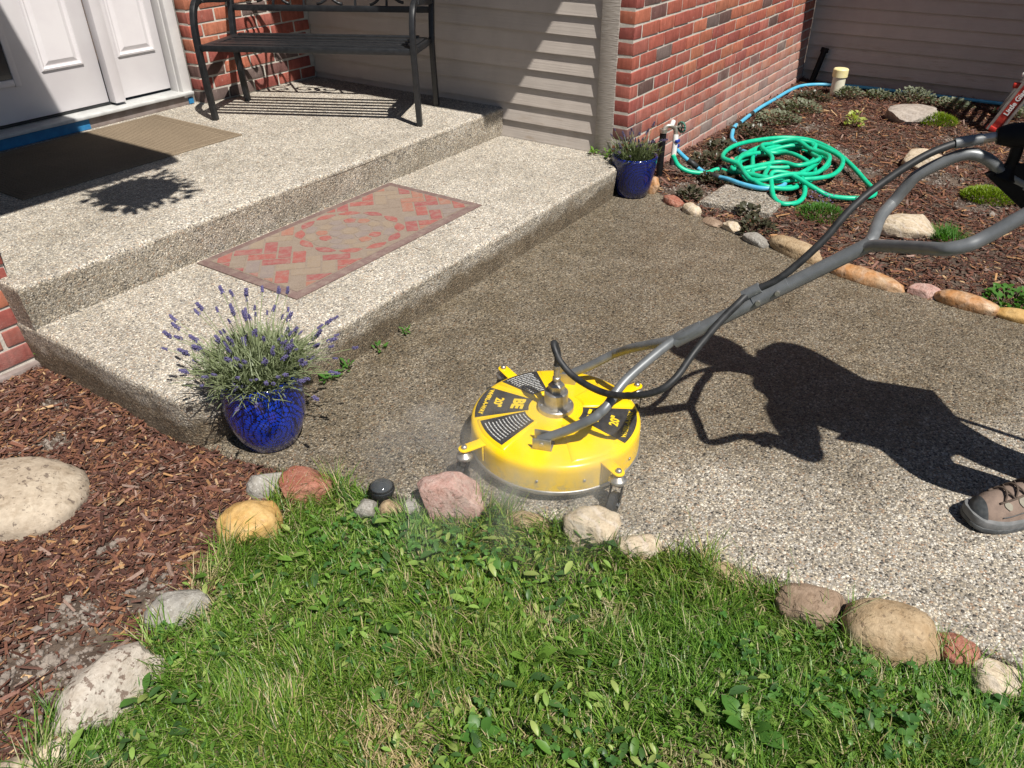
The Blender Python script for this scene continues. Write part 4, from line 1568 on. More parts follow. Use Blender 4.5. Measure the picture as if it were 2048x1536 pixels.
# body: one continuous surface from pelvis to head, hands and feet
body_j = [(pel, (.13, .11)), (pel + (ch - pel) * .5, (.125, .10)), (ch, (.15, .115)), (nk - Vector((0, 0, .03)), .062), (nk + Vector((0, 0, .03)) + gdir * .02, .056), (hd, (.078, .092)), (hd + Vector((0, 0, .09)), (.07, .082)),
          (sh_l, .062), (el_l, .042), (hand_l + (el_l - hand_l) * .22, .029), (sh_r, .062), (el_r, .042), (hand_r + (el_r - hand_r) * .22, .029),
          (hp_l, .088), (kn_l, .056), (an_l, .040), (hp_r, .088), (kn_r, .056), (an_r, .040)]
body_e = [(0, 1), (1, 2), (2, 3), (3, 4), (4, 5), (5, 6), (2, 7), (7, 8), (8, 9), (2, 10), (10, 11), (11, 12), (0, 13), (13, 14), (14, 15), (0, 16), (16, 17), (17, 18)]
skin_mesh('body', body_j, body_e, M['skin'], person)
# shirt and jeans over it
skin_mesh('shirt', [(pel - Vector((0, 0, .02)), (.195, .165)), (pel + (ch - pel) * .5, (.19, .155)), (ch, (.20, .15)), (nk - Vector((0, 0, .05)), .085), (sh_l, .078), (sh_l + (el_l - sh_l) * .75, .06), (sh_r, .078), (sh_r + (el_r - sh_r) * .75, .06)],
          [(0, 1), (1, 2), (2, 3), (2, 4), (4, 5), (2, 6), (6, 7)], M['shirt'], person)
skin_mesh('jeans', [(pel + Vector((0, 0, .03)), (.150, .125)), (hp_l, .103), (kn_l, .074), (an_l + Vector((0, 0, .02)), .064), (hp_r, .103), (kn_r, .074), (an_r + Vector((0, 0, .02)), .064)],
          [(0, 1), (1, 2), (2, 3), (0, 4), (4, 5), (5, 6)], M['jeans'], person)
# head details
nose = MB()
fc = hd + gdir * .088
nose.add([tuple(fc + Vector((0, 0, .03)) - PO), tuple(fc + ldir * .014 - Vector((0, 0, .012)) - PO), tuple(fc - ldir * .014 - Vector((0, 0, .012)) - PO), tuple(fc + gdir * .022 - Vector((0, 0, .006)) - PO)], [(0, 1, 3), (0, 3, 2), (1, 2, 3)])
nose.build('nose', M['skin'], person)
for s in (-1, 1):
    c = hd + gdir * .079 + ldir * (s * .032) + Vector((0, 0, .022)) - PO
    MB().lathe([(0, .010), (.008, .006), (.011, 0), (.008, -.006), (0, -.010)], 10, c).build('eye', M['pvc_white'], person, smooth=True)
    c = hd + ldir * (s * .081) + Vector((0, 0, .0)) - PO
    MB().lathe([(0, .03), (.012, .02), (.014, 0), (.009, -.02), (0, -.028)], 10, c).build('ear', M['skin'], person, smooth=True)
MB().bar([hd + gdir * .082 + ldir * .024 - Vector((0, 0, .045)) - PO, hd + gdir * .088 - Vector((0, 0, .045)) - PO, hd + gdir * .082 - ldir * .024 - Vector((0, 0, .045)) - PO], .004, .008).build('mouth', M['rust'], person)
# cap with a bill
cap = MB()
cc = hd + Vector((0, 0, .055)) - PO
prof = [(.100, -.02), (.102, .02), (.095, .055), (.07, .085), (.035, .10), (0, .104)]
cap.lathe(prof, 28, cc)
bill = []
for k in range(13):
    a = math.pi * k / 12
    d = (ldir * math.cos(a) * .085 + gdir * (.075 + .10 * math.sin(a)))
    bill.append(cc + d + Vector((0, 0, -.012 - .012 * math.sin(a))))
cap.add([tuple(p) for p in bill] + [tuple(p + Vector((0, 0, .006))) for p in bill], [tuple(range(13)), tuple(range(25, 12, -1))] + [(i, i + 1, 14 + i, 13 + i) for i in range(12)])
cap.build('cap', M['shirt'], person, smooth=True, angle=rad(50))


# hands: palm and five fingers closed round the grips
def hand(name, wrist, grip_c, axis, side):
    axis = Vector(axis).normalized()
    toward = (grip_c - wrist).normalized()
    upp = axis.cross(toward).normalized()
    if upp.z < 0:
        upp = -upp
    palm = grip_c + upp * .024
    J = [(wrist, .027), (palm - toward * .02, (.030, .020))]
    E_ = [(0, 1)]
    fw = axis * side
    for k, (off, L) in enumerate(((.030, .8), (.011, 1.0), (-.009, .95), (-.028, .75))):
        b = palm + fw * off + toward * .012
        c = palm + fw * off + toward * .034 - upp * .012 * L
        d = grip_c + fw * off + toward * .028 * L - upp * .020
        e = grip_c + fw * off + toward * .004 - upp * .030
        i0 = len(J)
        J += [(b, .0105), (c, .0095), (d, .009), (e, .008)]
        E_ += [(1, i0), (i0, i0 + 1), (i0 + 1, i0 + 2), (i0 + 2, i0 + 3)]
    i0 = len(J)
    J += [(palm + fw * .034 - toward * .022, .011), (grip_c + fw * .047 - toward * .018 - upp * .006, .0105), (grip_c + fw * .05 + toward * .008 - upp * .022, .0085)]
    E_ += [(1, i0), (i0, i0 + 1), (i0 + 1, i0 + 2)]
    skin_mesh(name, J, E_, M['skin'], person, 1)


hand('hand', hand_l + (el_l - hand_l) * .2, hand_l + Vector((0, 0.015, -.01)), (.37, -.92, -.1), -1)
hand('hand', hand_r + (el_r - hand_r) * .2, hand_r + Vector((0, .01, -.012)), (.37, -.92, -.05), -1)


# hiking shoes
def shoe(heel, toe, z, lift=0.0):
    heel, toe = Vector(heel), Vector(toe)
    d = (toe - heel)
    L = d.length
    az = math.atan2(d.y, d.x) - math.pi / 2
    t = empty('shoe', (heel.x - PO.x, heel.y - PO.y, z), az, person)
    t['label'] = 'brown suede hiking shoe with dark rubber toe cap and grey sole'
    # half widths and heights along the length
    st = [0.0, .02, .08, .2, .35, .5, .62, .74, .84, .92, .97, 1.0]
    hw = [.012, .028, .037, .040, .039, .042, .048, .051, .048, .039, .027, .012]
    ht = [.06, .10, .122, .132, .130, .118, .104, .091, .082, .073, .060, .044]
    bend = [.0, .0, .0, .002, .004, .003, .0, -.003, -.006, -.009, -.011, -.012]

    def loft(name, lo, hi, m, w_add, zb, f=None, n=12, i0=0, i1=len(st)):
        mb = MB()
        nr_ = 0
        for i in range(i0, i1):
            y = st[i] * L
            w = hw[i] + w_add
            for k in range(n + 1):
                a = math.pi * k / n
                cx_ = math.cos(a)
                sz = math.sin(a) ** .62
                sx_ = abs(cx_) ** .62 * (1 if cx_ > 0 else -1)
                topw = 1 - .42 * sz ** 2
                mb.v.append((bend[i] + w * sx_ * topw, y, zb + (ht[i] + hi - zb) * sz))
            nr_ += 1
        for i in range(nr_ - 1):
            for k in range(n):
                mb.f.append((i * (n + 1) + k, i * (n + 1) + k + 1, (i + 1) * (n + 1) + k + 1, (i + 1) * (n + 1) + k))
        mb.f.append(tuple(range(n, -1, -1)))
        mb.f.append(tuple((nr_ - 1) * (n + 1) + k for k in range(n + 1)))
        return mb.build(name, m, t, smooth=True, angle=rad(60))

    loft('upper', 0, 0, M['shoe_brown'], 0, .02)
    loft('toe_cap', 0, .003, M['shoe_cap'], .003, .02, i0=9)
    loft('heel_counter', 0, .0, M['shoe_cap'], .003, .02, i0=0, i1=3)
    # sole: outline with a toe spring, two layers
    for nm, z0, z1, wa, m in (('midsole', .012, .030, .0065, M['shoe_sole']), ('outsole', 0.0, .013, .0075, M['shoe_cap'])):
        mb = MB()
        out = [(bend[i] + hw[i] + wa, st[i]) for i in range(len(st))] + [(bend[i] - hw[i] - wa, st[i]) for i in range(len(st) - 1, -1, -1)]
        n = len(out)
        for zz in (z0, z1):
            for (x, s_) in out:
                spring = .012 * max(0, (s_ - .75) / .25) ** 2
                yy = s_ * L + (wa if s_ > .9 else (-wa if s_ < .1 else 0))
                mb.v.append((x, yy, zz + spring + (.006 * max(0, (s_ - .8) / .2) if zz == .030 else 0)))
        mb.f.append(tuple(range(n - 1, -1, -1)))
        mb.f.append(tuple(range(n, 2 * n)))
        mb.f += [(i, (i + 1) % n, n + (i + 1) % n, n + i) for i in range(n)]
        mb.build(nm, m, t, bevel=.002)

    def surf(i_f, k_f, off=.002):
        """point on the upper: station along the length (0..1), angle 0..pi"""
        y = i_f * L
        w = float(np.interp(i_f, st, hw))
        hgt = float(np.interp(i_f, st, ht))
        b = float(np.interp(i_f, st, bend))
        cx_, sz = math.cos(k_f), math.sin(k_f) ** .62
        sx_ = abs(cx_) ** .62 * (1 if cx_ > 0 else -1)
        return Vector((b + (w + off) * sx_ * (1 - .42 * sz ** 2), y, .02 + (hgt - .02) * sz + off))
    # mesh windows on both sides
    for side in (1, -1):
        for (s0, s1, k0, k1) in ((.72, .79, .45, .9), (.59, .67, .4, .92), (.46, .54, .4, .9), (.34, .42, .4, .9)):
            mb = MB()
            ang_ = lambda k: k if side > 0 else math.pi - k
            rows = []
            for i in range(5):
                for j in range(5):
                    u = i / 4
                    v = j / 4
                    sw = math.sin(math.pi * (v * .8 + .1)) * .5
                    sc = (s0 + s1) / 2 + .035 * (v - .5)
                    mb.v.append(tuple(surf(sc + (s1 - s0) * sw * (u - .5) * 1.6, ang_(k0 + (k1 - k0) * v), .0022)))
            for i in range(4):
                for j in range(4):
                    mb.f.append((i * 5 + j, i * 5 + j + 1, (i + 1) * 5 + j + 1, (i + 1) * 5 + j))
            mb.build('mesh_panel', M['shoe_mesh'], t, smooth=True)
    # tongue ridge and laces
    mb = MB()
    for s_ in (.78, .69, .60, .51, .42):
        for q in (1, -1):
            pts = [surf(s_, math.pi / 2 + q * .62, .003), surf(s_ - .03, math.pi / 2 + q * .2, .006), surf(s_ - .055, math.pi / 2 - q * .25, .006), surf(s_ - .08, math.pi / 2 - q * .62, .003)]
            mb.tube(spline(pts, 4), .0026, 6)
    mb.build('laces', M['lace'], t, smooth=True)
    mb = MB()
    for q in (1, -1):
        mb.tube(spline([surf(s_, math.pi / 2 + q * .66, .0015) for s_ in (.82, .72, .62, .50, .36)], 4), .0032, 6)
    mb.build('eyelet_seam', M['lace'], t, smooth=True)
    for q in (1, -1):
        mb = MB()
        mb.tube(spline([surf(s_, (.22 if q > 0 else math.pi - .22), .001) for s_ in (.2, .4, .6, .72, .80)], 4), .0015, 5)
        mb.build('side_seam', M['shoe_cap'], t, smooth=True)
    return t


shoe((-1.553, -2.105), (-1.738, -1.875), 0.0)
shoe((-1.465, -2.40), (-1.54, -2.125), 0.0)
# ================================================================== STONES
def rock_mesh(name, hx, hy, hz, m, seed, facet=0, lumps=.12):
    bm = bmesh.new()
    bmesh.ops.create_icosphere(bm, subdivisions=4, radius=1.0)
    r_ = random.Random(seed)
    off = Vector((r_.uniform(-50, 50), r_.uniform(-50, 50), r_.uniform(-50, 50)))
    planes = []
    for _ in range(facet):
        d = Vector((r_.gauss(0, 1), r_.gauss(0, 1), r_.gauss(.2, .8))).normalized()
        planes.append((d, r_.uniform(.62, .86)))
    for v in bm.verts:
        p = v.co.normalized()
        q = Vector((math.copysign(abs(p.x) ** .85, p.x), math.copysign(abs(p.y) ** .85, p.y), math.copysign(abs(p.z) ** .8, p.z)))
        k = 1 + lumps * noise.noise(p * 1.3 + off) + lumps * .5 * noise.noise(p * 3.1 + off) + .035 * noise.noise(p * 7 + off) + .016 * noise.noise(p * 15 + off)
        q = q * k
        for d, c in planes:
            e = q.dot(d) - c
            if e > 0:
                q = q - d * (e * .93)
        v.co = Vector((q.x * hx, q.y * hy, q.z * hz))
    me = bpy.data.meshes.new(name)
    bm.to_mesh(me)
    bm.free()
    me.materials.append(m)
    shade(me, True, rad(38) if facet else None)
    return me


STONES = [
    # x, y, z, hx, hy, hz, yaw, material, facets, label, group
    (.050, -.150, .028, .030, .030, .052, 20, 'st_orange', 1, 'smooth orange stone standing beside the dark blue pot', 'R'),
    (-.035, -.300, .008, .062, .042, .030, 62, 'st_red', 2, 'dull red stone second along the garden edging from the dark blue pot', 'R'),
    (-.105, -.430, .010, .060, .036, .034, 58, 'st_cream', 1, 'slim tan stone with pale end third along the garden edging', 'R'),
    (-.178, -.568, .004, .060, .040, .022, 60, 'st_brown', 3, 'flat mossy brown stone in the garden edging below the paver', 'R'),
    (-.216, -.680, .012, .052, .038, .030, 70, 'st_cream', 4, 'small jagged whitish stone in the garden edging', 'R'),
    (-.284, -.818, .010, .078, .046, .030, 62, 'st_grey', 2, 'grey angular stone in the garden edging left of the long tan stone', 'R'),
    (-.318, -1.000, .016, .130, .052, .046, 68, 'st_tan', 0, 'long rounded tan stone in the garden edging under the black hose', 'R'),
    (-.425, -1.315, .012, .160, .045, .036, 80, 'st_orange', 0, 'longest glossy orange stone in the garden edging behind the grey tube', 'R'),
    (-.430, -1.545, .012, .062, .040, .032, 86, 'st_pink', 4, 'pale pink jagged stone in the garden edging', 'R'),
    (-.450, -1.696, .016, .116, .042, .036, 84, 'st_orange', 0, 'orange pink oval stone in the garden edging right of the pale pink one', 'R'),
    (-.455, -1.875, .010, .085, .036, .028, 88, 'st_gold', 0, 'golden orange stone cut by the right picture edge', 'R'),
    (2.30, -.94, .028, .19, .15, .055, -40, 'st_flag', 7, 'flat grey brown slab rock in the mulch near the far siding', 'G'),
    (1.29, -1.21, .03, .12, .10, .05, -30, 'st_cream', 6, 'broken whitish rock in the mulch above the grey handle bend', 'G'),
    (.195, -1.36, .03, .135, .085, .058, -55, 'st_cream', 2, 'smooth cream rock in the mulch between the grey handle branches', 'G'),
    (-2.632, -.272, .0, .056, .045, .040, -40, 'st_grey', 3, 'small grey tan stone left of the red rock at the walkway corner', 'L'),
    (-2.582, -.372, .012, .080, .058, .054, -60, 'st_red', 5, 'rust red angular rock at the walkway corner above the grass', 'L'),
    (-2.548, -.560, -.008, .034, .026, .026, -70, 'st_grey', 2, 'small pale stone in the grass left of the black garden light', 'L'),
    (-2.512, -.618, -.008, .036, .026, .024, -70, 'st_tan', 1, 'small tan stone in front of the black garden light', 'L'),
    (-2.488, -.668, -.004, .028, .026, .032, -70, 'st_grey', 3, 'small grey stone between the garden light and the pink rock', 'L'),
    (-2.425, -.742, .030, .096, .068, .080, -58, 'st_pink', 6, 'large pink angular rock beside the yellow cleaner wheel', 'L'),
    (-2.355, -.945, -.016, .066, .040, .028, -76, 'st_tan', 1, 'buried tan stone under the mist in front of the yellow cleaner', 'L'),
    (-2.296, -1.100, .012, .076, .058, .060, -62, 'st_cream', 4, 'cream tan rock in front of the right caster of the cleaner', 'L'),
    (-2.274, -1.222, -.004, .054, .038, .032, -70, 'st_cream', 4, 'small cream stone right of the cream tan rock by the caster', 'L'),
    (-2.236, -1.450, -.016, .070, .034, .030, -80, 'st_tan', 1, 'half buried tan stone behind the tall grass stems', 'L'),
    (-2.226, -1.642, -.006, .088, .056, .052, -78, 'st_brown', 1, 'low grey brown stone left of the biggest tan edging stone', 'L'),
    (-2.224, -1.800, .012, .100, .072, .078, -70, 'st_tan', 0, 'biggest rounded tan stone of the lawn edging on the right', 'L'),
    (-2.192, -1.922, -.004, .056, .044, .042, -74, 'st_red', 4, 'reddish pink stone wedged beside the biggest tan edging stone', 'L'),
    (-2.205, -2.012, -.004, .058, .042, .040, -70, 'st_cream', 3, 'cream stone at the lower right picture edge', 'L'),
    (-2.772, -.372, .006, .080, .066, .062, -25, 'st_gold', 0, 'smooth golden yellow stone between the mulch and the grass', 'B'),
    (-3.046, -.445, -.004, .070, .048, .046, -45, 'st_grey', 2, 'grey banded stone between the mulch and the grass', 'B'),
    (-3.255, -.500, -.002, .118, .064, .062, 2, 'st_white', 1, 'white stone with dark speckles at the edge of the lawn', 'B'),
    (-3.385, -.540, -.008, .038, .032, .034, -30, 'st_cream', 1, 'small whitish stone below the speckled one at the lower left', 'B'),
    (-3.475, -.515, -.012, .070, .045, .034, -40, 'st_boulder', 1, 'tan stone in the lower left picture corner', 'B'),
    (-3.075, .262, -.010, .205, .165, .075, -35, 'st_boulder', 0, 'large flat speckled tan boulder lying in the mulch on the left', None),
]
GR = {'R': 'stones edging the garden bed', 'G': 'rocks lying in the garden bed', 'L': 'stones edging the lawn along the walkway', 'B': 'stones between the mulch bed and the lawn'}
STAMP = []
for i, (x, y, z, hx, hy, hz, yw, m, fc_, lab, grp) in enumerate(STONES):
    nm = 'boulder' if grp is None else ('garden_rock' if grp == 'G' else 'edging_stone')
    me = rock_mesh(nm, hx, hy, hz, M[m], 100 + i, fc_, .10 if fc_ == 0 else .16)
    sink = min(.020, hz * .34) if grp == 'L' else (.010 if grp == 'B' else .004)
    o = link(nm, me, None, (x, y, z - sink), (random.uniform(-.06, .06), random.uniform(-.06, .06), rad(yw)))
    tag(o, lab, 'boulder' if grp is None else 'stone', GR.get(grp))
    STAMP.append((x, y, hx, hy, rad(yw)))

# concrete stepping paver
pv = [(-.005, -.425), (.308, -.438), (.301, -.775), (.023, -.772)]
po = slab('stepping_paver', pv, .026, -.03, M['agg_paver'], .006)
tag(po, 'square grey concrete paver in the mulch under the blue hose', 'paver')


def stamped(P, grow=1.0):
    s = np.zeros(len(P), bool)
    for x, y, a, b, yw in STAMP:
        dx, dy = P[:, 0] - x, P[:, 1] - y
        u = (dx * math.cos(yw) + dy * math.sin(yw)) / (a * grow)
        v = (-dx * math.sin(yw) + dy * math.cos(yw)) / (b * grow)
        s |= (u * u + v * v) < 1
    s |= inpoly(P, pv)
    return s


# ================================================================== BARK MULCH
DIRT_R = [(1.274, -.774, .16), (1.065, -1.352, .16), (1.005, -.953, .12), (.768, -1.584, .14), (.55, -.15, .15), (.2, -.3, .16), (1.75, -.45, .12), (1.9, -1.3, .15)]
DIRT_L = [(-3.26, -.394, .13), (-3.046, -.34, .07), (-2.86, .42, .06), (-3.0, -.1, .05), (-3.18, -.25, .08), (-2.74, .62, .05), (-3.35, -.3, .12)]


def chips(name, poly, n, hz, dirt, lrange, seed, keep=None):
    g_ = np.random.default_rng(seed)
    xs = [p[0] for p in poly]
    ys = [p[1] for p in poly]
    P = np.stack([g_.uniform(min(xs), max(xs), n * 3), g_.uniform(min(ys), max(ys), n * 3)], 1)
    P = P[inpoly(P, poly)]
    P = P[~stamped(P, .82)]
    if keep is not None:
        P = P[keep(P)]
    pr_ = np.ones(len(P))
    for x, y, r in dirt:
        d = np.hypot(P[:, 0] - x, P[:, 1] - y) / r
        d = d + .5 * (vnoise(P, 16.) - .5)
        pr_ *= np.clip((d - .35) / .8, .10, 1)
    P = P[g_.random(len(P)) < pr_][:n]
    n = len(P)
    L = g_.lognormal(math.log(lrange), .7, n)
    L = np.clip(L, lrange * .3, lrange * 4)
    w = np.clip(L * g_.uniform(.06, .34, n), .0012, .009)
    t = g_.uniform(.0008, .0028, n)
    yw = g_.uniform(0, 2 * np.pi, n)
    pt = g_.normal(0, .22, n)
    rl = g_.normal(0, .35, n)
    base = np.array([[-1, -1, -1], [1, -1, -1], [1, 1, -1], [-1, 1, -1], [-1, -1, 1], [1, -1, 1], [1, 1, 1], [-1, 1, 1]], float) * .5
    V = np.repeat(base[None], n, 0)
    V[:, :, 0] *= 1 + g_.uniform(-.25, .25, (n, 8))
    V[:, :, 1] *= 1 + g_.uniform(-.55, .3, (n, 8))
    V[:, :, 0] *= L[:, None]
    V[:, :, 1] *= w[:, None]
    V[:, :, 2] *= t[:, None]
    cr, sr = np.cos(rl)[:, None], np.sin(rl)[:, None]
    y1 = V[:, :, 1] * cr - V[:, :, 2] * sr
    z1 = V[:, :, 1] * sr + V[:, :, 2] * cr
    cp, sp = np.cos(pt)[:, None], np.sin(pt)[:, None]
    x2 = V[:, :, 0] * cp + z1 * sp
    z2 = -V[:, :, 0] * sp + z1 * cp
    cy, sy = np.cos(yw)[:, None], np.sin(yw)[:, None]
    X = x2 * cy - y1 * sy + P[:, 0:1]
    Y = x2 * sy + y1 * cy + P[:, 1:2]
    Z = z2 + (hz(P) + g_.uniform(0, .011, n) + np.abs(sp[:, 0]) * L * .3)[:, None]
    VV = np.stack([X, Y, Z], -1).reshape(-1, 3)
    f = np.array([[0, 3, 2, 1], [4, 5, 6, 7], [0, 1, 5, 4], [1, 2, 6, 5], [2, 3, 7, 6], [3, 0, 4, 7]])
    F = (f[None] + (np.arange(n) * 8)[:, None, None]).reshape(-1)
    pal = np.array([[.105, .045, .030], [.165, .072, .046], [.07, .032, .024], [.24, .115, .062], [.12, .058, .045], [.36, .20, .09], [.20, .105, .08], [.46, .31, .17], [.28, .19, .15]])
    pw = np.array([.20, .20, .15, .12, .12, .05, .08, .025, .055])
    c = pal[g_.choice(len(pal), n, p=pw / pw.sum())] * g_.uniform(.75, 1.25, (n, 1))
    me = np_mesh(name, VV, np.full(n * 6, 4), F, M['chips'], np.repeat(c, 8, 0))
    return kind(link(name, me), 'stuff')


o = chips('bark_mulch', BEDL, 46000, hz_l, DIRT_L, .0115, 11, lambda P: (P[:, 0] > -3.75))
tag(o, 'brown bark mulch chips around the boulder left of the steps', 'mulch')
o = chips('bark_mulch', BEDR, 62000, hz_r, DIRT_R, .0145, 12, lambda P: P[:, 1] > -2.5)
tag(o, 'brown bark mulch chips covering the garden bed beside the brick wall', 'mulch')


def clods(name, spots, n, hz, label, seed):
    r_ = random.Random(seed)
    bm = bmesh.new()
    bmesh.ops.create_icosphere(bm, subdivisions=1, radius=1.0)
    bv = np.array([v.co[:] for v in bm.verts])
    bf = np.array([[v.index for v in f.verts] for f in bm.faces])
    bm.free()
    Vs, Fs = [], []
    g_ = np.random.default_rng(seed)
    k = 0
    for x, y, r in spots:
        m_ = int(n * r * r * 40)
        for _ in range(m_):
            a, q = g_.uniform(0, 6.28), r * math.sqrt(g_.random()) * (1.0 + .4 * g_.normal())
            s = g_.lognormal(math.log(.0036), .5)
            px_, py_ = x + q * math.cos(a), y + q * math.sin(a)
            zz = float(hz(np.array([[px_, py_]]))[0])
            v = bv * (1 + g_.normal(0, .18, (len(bv), 1))) * s * g_.uniform(.7, 1.3, 3) + np.array([px_, py_, zz + s * .35])
            Vs.append(v)
            Fs.append(bf + k)
            k += len(bv)
    V = np.concatenate(Vs)
    F = np.concatenate(Fs)
    me = np_mesh(name, V, np.full(len(F), 3), F.ravel(), M['dirt'])
    o = kind(link(name, me), 'stuff')
    return tag(o, label, 'dirt')


clods('dirt_clods', DIRT_R, 230, hz_r, 'grey crumbly dirt showing through the garden bed mulch', 5)
clods('dirt_clods', DIRT_L, 420, hz_l, 'grey crumbly dirt between the left mulch and the lawn stones', 6)

# ================================================================== GARDEN HOSES AND TAP
gp = [(.345, -.115, .115), (.352, -.150, .06), (.375, -.21, .03), (.43, -.285, .022), (.50, -.325, .03)]
rh = random.Random(21)
turns = 8.0
ns = int(turns * 9)
for i in range(ns):
    a = 2.35 - 2 * math.pi * i / 9     # clockwise seen from above
    q = i / ns
    lap = i // 9
    lx, ly, lr = [(.74, -.57, 1.0), (.80, -.60, .86), (.70, -.62, .92), (.86, -.56, .72), (.66, -.55, .78), (.78, -.63, 1.02), (.90, -.60, .62), (.72, -.60, .95)][lap]
    wob = rh.uniform(-.05, .05)
    rx_ = .37 * lr + wob
    ry_ = .225 * lr + wob * .9
    gp.append((lx + rx_ * math.cos(a), ly + ry_ * math.sin(a), .018 + .045 * q + .03 * rh.random() ** 2))
gp += [(.47, -.44, .085), (.55, -.32, .085), (.83, -.30, .08), (1.10, -.44, .075), (1.18, -.60, .07), (1.10, -.76, .06), (.93, -.91, .045), (.74, -1.05, .02), (.64, -1.11, .018), (.55, -1.115, .018), (.47, -1.045, .018), (.435, -.94, .02), (.43, -.85, .05), (.46, -.72, .085), (.42, -.64, .09), (.33, -.67, .06), (.235, -.72, .03), (.195, -.775, .02), (.245, -.83, .02), (.35, -.835, .025), (.46, -.80, .05), (.55, -.74, .07)]
gh = MB().tube(spline(gp, 6), .0125, 10).build('garden_hose', M['green_hose'], None, smooth=True)
tag(gh, 'coiled green garden hose heaped on the mulch beside the brick wall', 'hose')
bp = [(.385, -.10, .145), (.42, -.15, .09), (.445, -.215, .04), (.41, -.31, .02), (.345, -.43, .04), (.295, -.53, .045), (.285, -.62, .045), (.32, -.685, .045), (.40, -.71, .04), (.48, -.70, .035)]
b1 = MB().tube(spline(bp, 6), .0115, 10).build('garden_hose', M['blue_hose'], None, smooth=True)
tag(b1, 'short blue hose from the tap crossing the paver to the green coil', 'hose')
bp = [(.80, -.42, .05), (.936, -.286, .02), (1.066, -.206, .02), (1.125, -.162, .03), (1.299, -.11, .045), (1.479, -.09, .035), (1.721, -.06, .02), (1.986, -.045, .015), (2.272, -.05, .014), (2.574, -.055, .014), (2.80, -.09, .014), (2.93, -.22, .014), (2.99, -.45, .014), (3.0, -.9, .014), (3.0, -1.5, .014), (3.0, -2.4, .014)]
b2 = empty('garden_hose', (0, 0, 0))
tag(b2, 'long blue hose running along the brick wall and under the far siding', 'hose')
bs = spline(bp, 6)
MB().tube(bs, .0125, 10).build('hose', M['blue_hose'], b2, smooth=True)
for k_, nb_ in ((26, 4), (36, 3), (22, 2)):
    MB().tube(bs[k_:k_ + nb_], .0138, 10).build('tape_wrap', M['black_rubber'], b2, smooth=True)
MB().tube([(.50, -.325, .034), (.545, -.365, .03)], .020, 10).build('coupling', M['black_rubber'], gh, smooth=True)
MB().tube([(.535, -.36, .055), (.56, -.375, .085)], .012, 8).build('lever', M['rust'], gh, smooth=True)
MB().tube([(.415, -.305, .021), (.372, -.385, .032)], .0165, 10).build('coupling', M['black_rubber'], b1, smooth=True)
MB().tube([(.43, -.17, .075), (.447, -.225, .037)], .0155, 10).build('coupling', M['black_rubber'], b1, smooth=True)

tap = tag(empty('water_tap', (.32, -.058, 0)), 'brass garden tap on a black standpipe with white and blue hose splitter', 'tap')
MB().tube([(0, 0, -.05), (0, 0, .235)], .0175, 14).build('standpipe', M['black_plastic'], tap, smooth=True, angle=rad(40))
MB().tube([(0, 0, .23), (0, 0, .25), ], .021, 12).build('collar', M['brass'], tap, smooth=True, angle=rad(40))
MB().tube(spline([(0, 0, .245), (.012, -.012, .262), (.03, -.03, .262), (.048, -.045, .245), (.052, -.05, .21)], 4), [.012] * 17, 12).build('tap_body', M['brass'], tap, smooth=True)
MB().tube([(.03, -.03, .262), (.05, -.03, .285)], .013, 12).build('bonnet', M['pvc_white'], tap, smooth=True, angle=rad(40))
MB().tube([(.04, -.03, .255), (.10, -.055, .245)], .007, 8).build('stem', M['brass'], tap, smooth=True)
wv = MB()
for k in range(12):
    a, b = 2 * math.pi * k / 12, 2 * math.pi * (k + 1) / 12
    ct = Vector((.105, -.057, .243))
    u_, v_ = Vector((.35, .94, 0)), Vector((0, 0, 1))
    wv.tube([ct + (u_ * math.cos(a) + v_ * math.sin(a)) * .026, ct + (u_ * math.cos(b) + v_ * math.sin(b)) * .026], .006, 6)
    if k % 3 == 0:
        wv.tube([ct, ct + (u_ * math.cos(a) + v_ * math.sin(a)) * .026], .005, 6)
wv.build('handwheel', M['valve_green'], tap, smooth=True)
MB().tube([(.052, -.05, .215), (.045, -.055, .18)], .0155, 12).build('splitter_neck', M['pvc_white'], tap, smooth=True, angle=rad(40))
MB().tube([(.045, -.055, .18), (.030, -.058, .09)], .0145, 12).build('splitter_pipe', M['pvc_white'], tap, smooth=True, angle=rad(40))
MB().tube([(.045, -.055, .175), (.066, -.045, .14)], .0135, 12).build('splitter_pipe', M['pvc_white'], tap, smooth=True, angle=rad(40))
MB().box((.044, -.067, .185), (.034, .018, .016)).build('valve_lever', M['valve_blue'], tap, bevel=.004)
MB().box((.072, -.055, .15), (.034, .02, .016)).build('valve_lever', M['valve_blue'], tap, bevel=.004)
MB().tube([(.030, -.058, .095), (.026, -.06, .06)], .0165, 12).build('hose_end', M['black_rubber'], tap, smooth=True, angle=rad(40))

# white clean-out pipe
co = tag(empty('cleanout_pipe', (2.76, -.355, 0)), 'cream plastic pipe stub with yellowed cap in front of the far siding', 'pipe')
MB().lathe([(.046, -.05), (.046, .12)], 24).build('pipe', M['pvc'], co, smooth=True)
MB().lathe([(.048, .115), (.054, .118), (.054, .168), (.048, .175), (0, .177)], 24).build('cap', M['pvc_cap'], co, smooth=True, angle=rad(40))
# dark leaning pipe by the wall corner
dp = tag(empty('black_pipe', (3.0, -.10, 0)), 'black pipe leaning at the inner corner of brick wall and far siding', 'pipe')
MB().tube([(0, 0, 0), (.03, -.045, .24)], .022, 12).build('pipe', M['black_plastic'], dp, smooth=True, angle=rad(40))
MB().tube([(.028, -.043, .225), (.032, -.047, .255)], .03, 12).build('collar', M['black_plastic'], dp, smooth=True, angle=rad(40))
